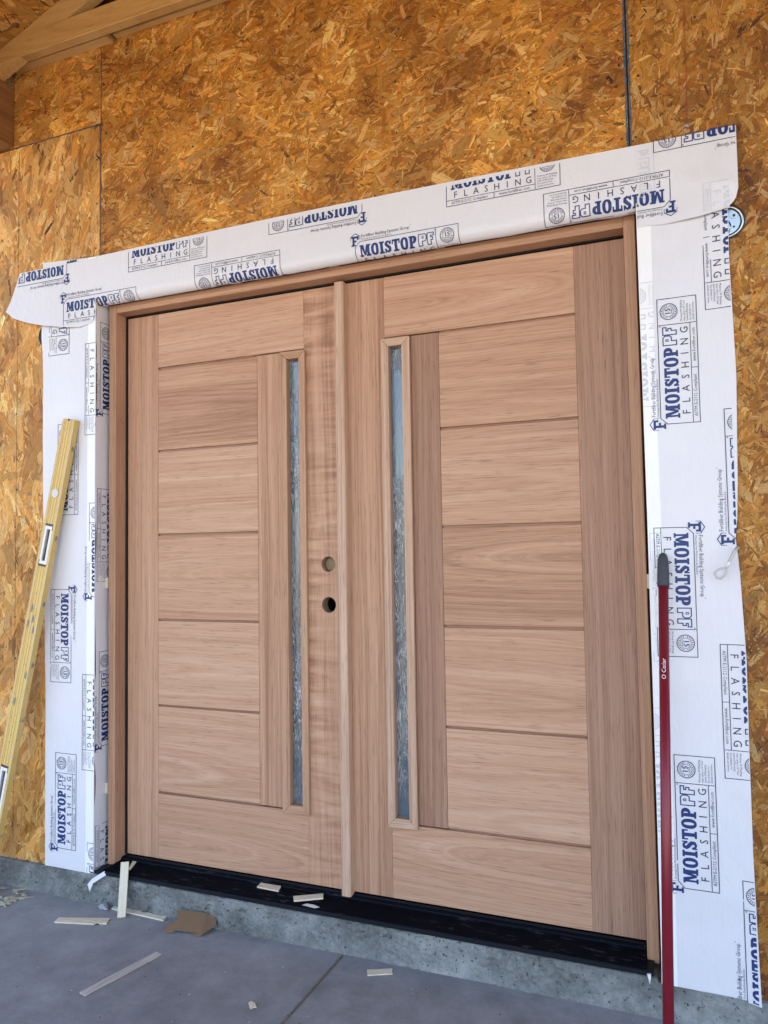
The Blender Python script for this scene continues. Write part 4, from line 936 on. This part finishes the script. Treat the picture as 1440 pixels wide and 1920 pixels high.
# crumpled grey paper
bm = bmesh.new(); bmesh.ops.create_icosphere(bm, subdivisions=3, radius=1); c0 = onZ(195, 1700, ZS+.008)
rp = random.Random(9); dirs = [Vector((rp.gauss(0, 1), rp.gauss(0, 1), rp.gauss(0, 1))).normalized() for _ in range(16)]; amp = [rp.uniform(.45, 1.1) for _ in dirs]
for v in bm.verts:
    r_ = min(a/max(.05, v.co.normalized().dot(d)) if v.co.normalized().dot(d) > .05 else 9 for d, a in zip(dirs, amp)); r_ = min(r_, 1.25)
    v.co = Vector((v.co.x*.032*r_, v.co.y*.022*r_, max(-.0085, v.co.z*.016*r_)))+Vector((c0[0], c0[1], ZS+.0090))
tag(link('crumpled_wrapper', bm_mesh(bm), FOIL), 'crumpled grey wrapper on the slab beside the leaning wood strip', 'wrapper')
# sealant drip at the right end of the sill
dp = onY(1217, 1829, -.128); me = tube([tuple(dp+np.array([0, 0, .004])), tuple(dp+np.array([.001, 0, -.008])), tuple(dp+np.array([.001, -.001, -.022]))], [.0055, .0038, .0006], 10)
tag(link('sealant_drip', me, WHITEP, smooth=True), 'small white sealant drip under the right end of the sill', 'drip')
me = bpy.data.meshes.new('smear'); mm = [onZ(a_, b_, -.0147) for a_, b_ in ((566, 1697), (575, 1694), (588, 1696), (600, 1701), (590, 1703), (578, 1700))]
vs = [(p[0], p[1], -.0147) for p in mm]+[(sum(p[0] for p in mm)/6, sum(p[1] for p in mm)/6, -.0130)]
me.from_pydata(vs, [], [(i, (i+1) % 6, 6) for i in range(6)]); tag(link('sealant_smear', me, WHITEP, smooth=True), 'white sealant smear on the black sill edge left of the astragal', 'smear')
# dried adhesive lump left on the slab and crumbs
bm = bmesh.new(); rp = random.Random(3)
for k_ in range(26):
    px_ = (rp.uniform(-20, 62), rp.uniform(1664, 1700)); 
    if (px_[1]-1664)/36 + (px_[0]/62) > 1.35: continue
    c0 = onZ(px_[0], px_[1], ZS); L_ = rp.uniform(.015, .06); a_ = rp.uniform(-.5, .5); wv = rp.uniform(.004, .011); n_ = 9
    top_, bot_ = [], []
    for i in range(n_):
        t = i/(n_-1)-.5; off = .006*math.sin(t*9+k_); w2 = wv*(1-(2*t)**2)*.8+.0012
        for sg, ls in ((1, top_), (-1, bot_)): ls.append(bm.verts.new((c0[0]+math.cos(a_)*t*L_-math.sin(a_)*(off+sg*w2), c0[1]+math.sin(a_)*t*L_+math.cos(a_)*(off+sg*w2), ZS+.0008+k_*.00012)))
    mid = [bm.verts.new(((top_[i].co.x+bot_[i].co.x)/2, (top_[i].co.y+bot_[i].co.y)/2, ZS+.002+wv*.5*(1-(2*(i/(n_-1)-.5))**2)+k_*.00012)) for i in range(n_)]
    for i in range(n_-1): bm.faces.new((top_[i], top_[i+1], mid[i+1], mid[i])); bm.faces.new((mid[i], mid[i+1], bot_[i+1], bot_[i]))
o = link('dried_adhesive', bm_mesh(bm), GLUE, smooth=True); tag(o, 'beige dried adhesive smears on the slab at far left', 'adhesive', kind='stuff')
bm = bmesh.new(); rp = random.Random(5)
for k_ in range(95):
    px_ = (rp.uniform(0, 1240), rp.uniform(1670, 1920)); c0 = onZ(px_[0], px_[1], ZS)
    if c0[1] > -.15: continue
    s_ = rp.uniform(.0008, .0022)*(1.7 if rp.random() < .1 else 1); M4 = Matrix.Translation((c0[0], c0[1], ZS+s_*.3)) @ Matrix.Rotation(rp.uniform(0, 3), 4, 'Z') @ Matrix.Diagonal((s_*rp.uniform(.7, 2), s_, s_*.4, 1))
    r0 = bmesh.ops.create_icosphere(bm, subdivisions=1, radius=1, matrix=M4)
    mi = 0 if rp.random() < .55 else 1
    for f in {f for v in r0['verts'] for f in v.link_faces}: f.material_index = mi
tag(link('floor_crumbs', bm_mesh(bm), [W_shimgrey, flat('dark_crumb', (.04, .04, .045), .9)]), 'tiny wood and grit crumbs scattered over the slab', 'crumbs', kind='stuff')
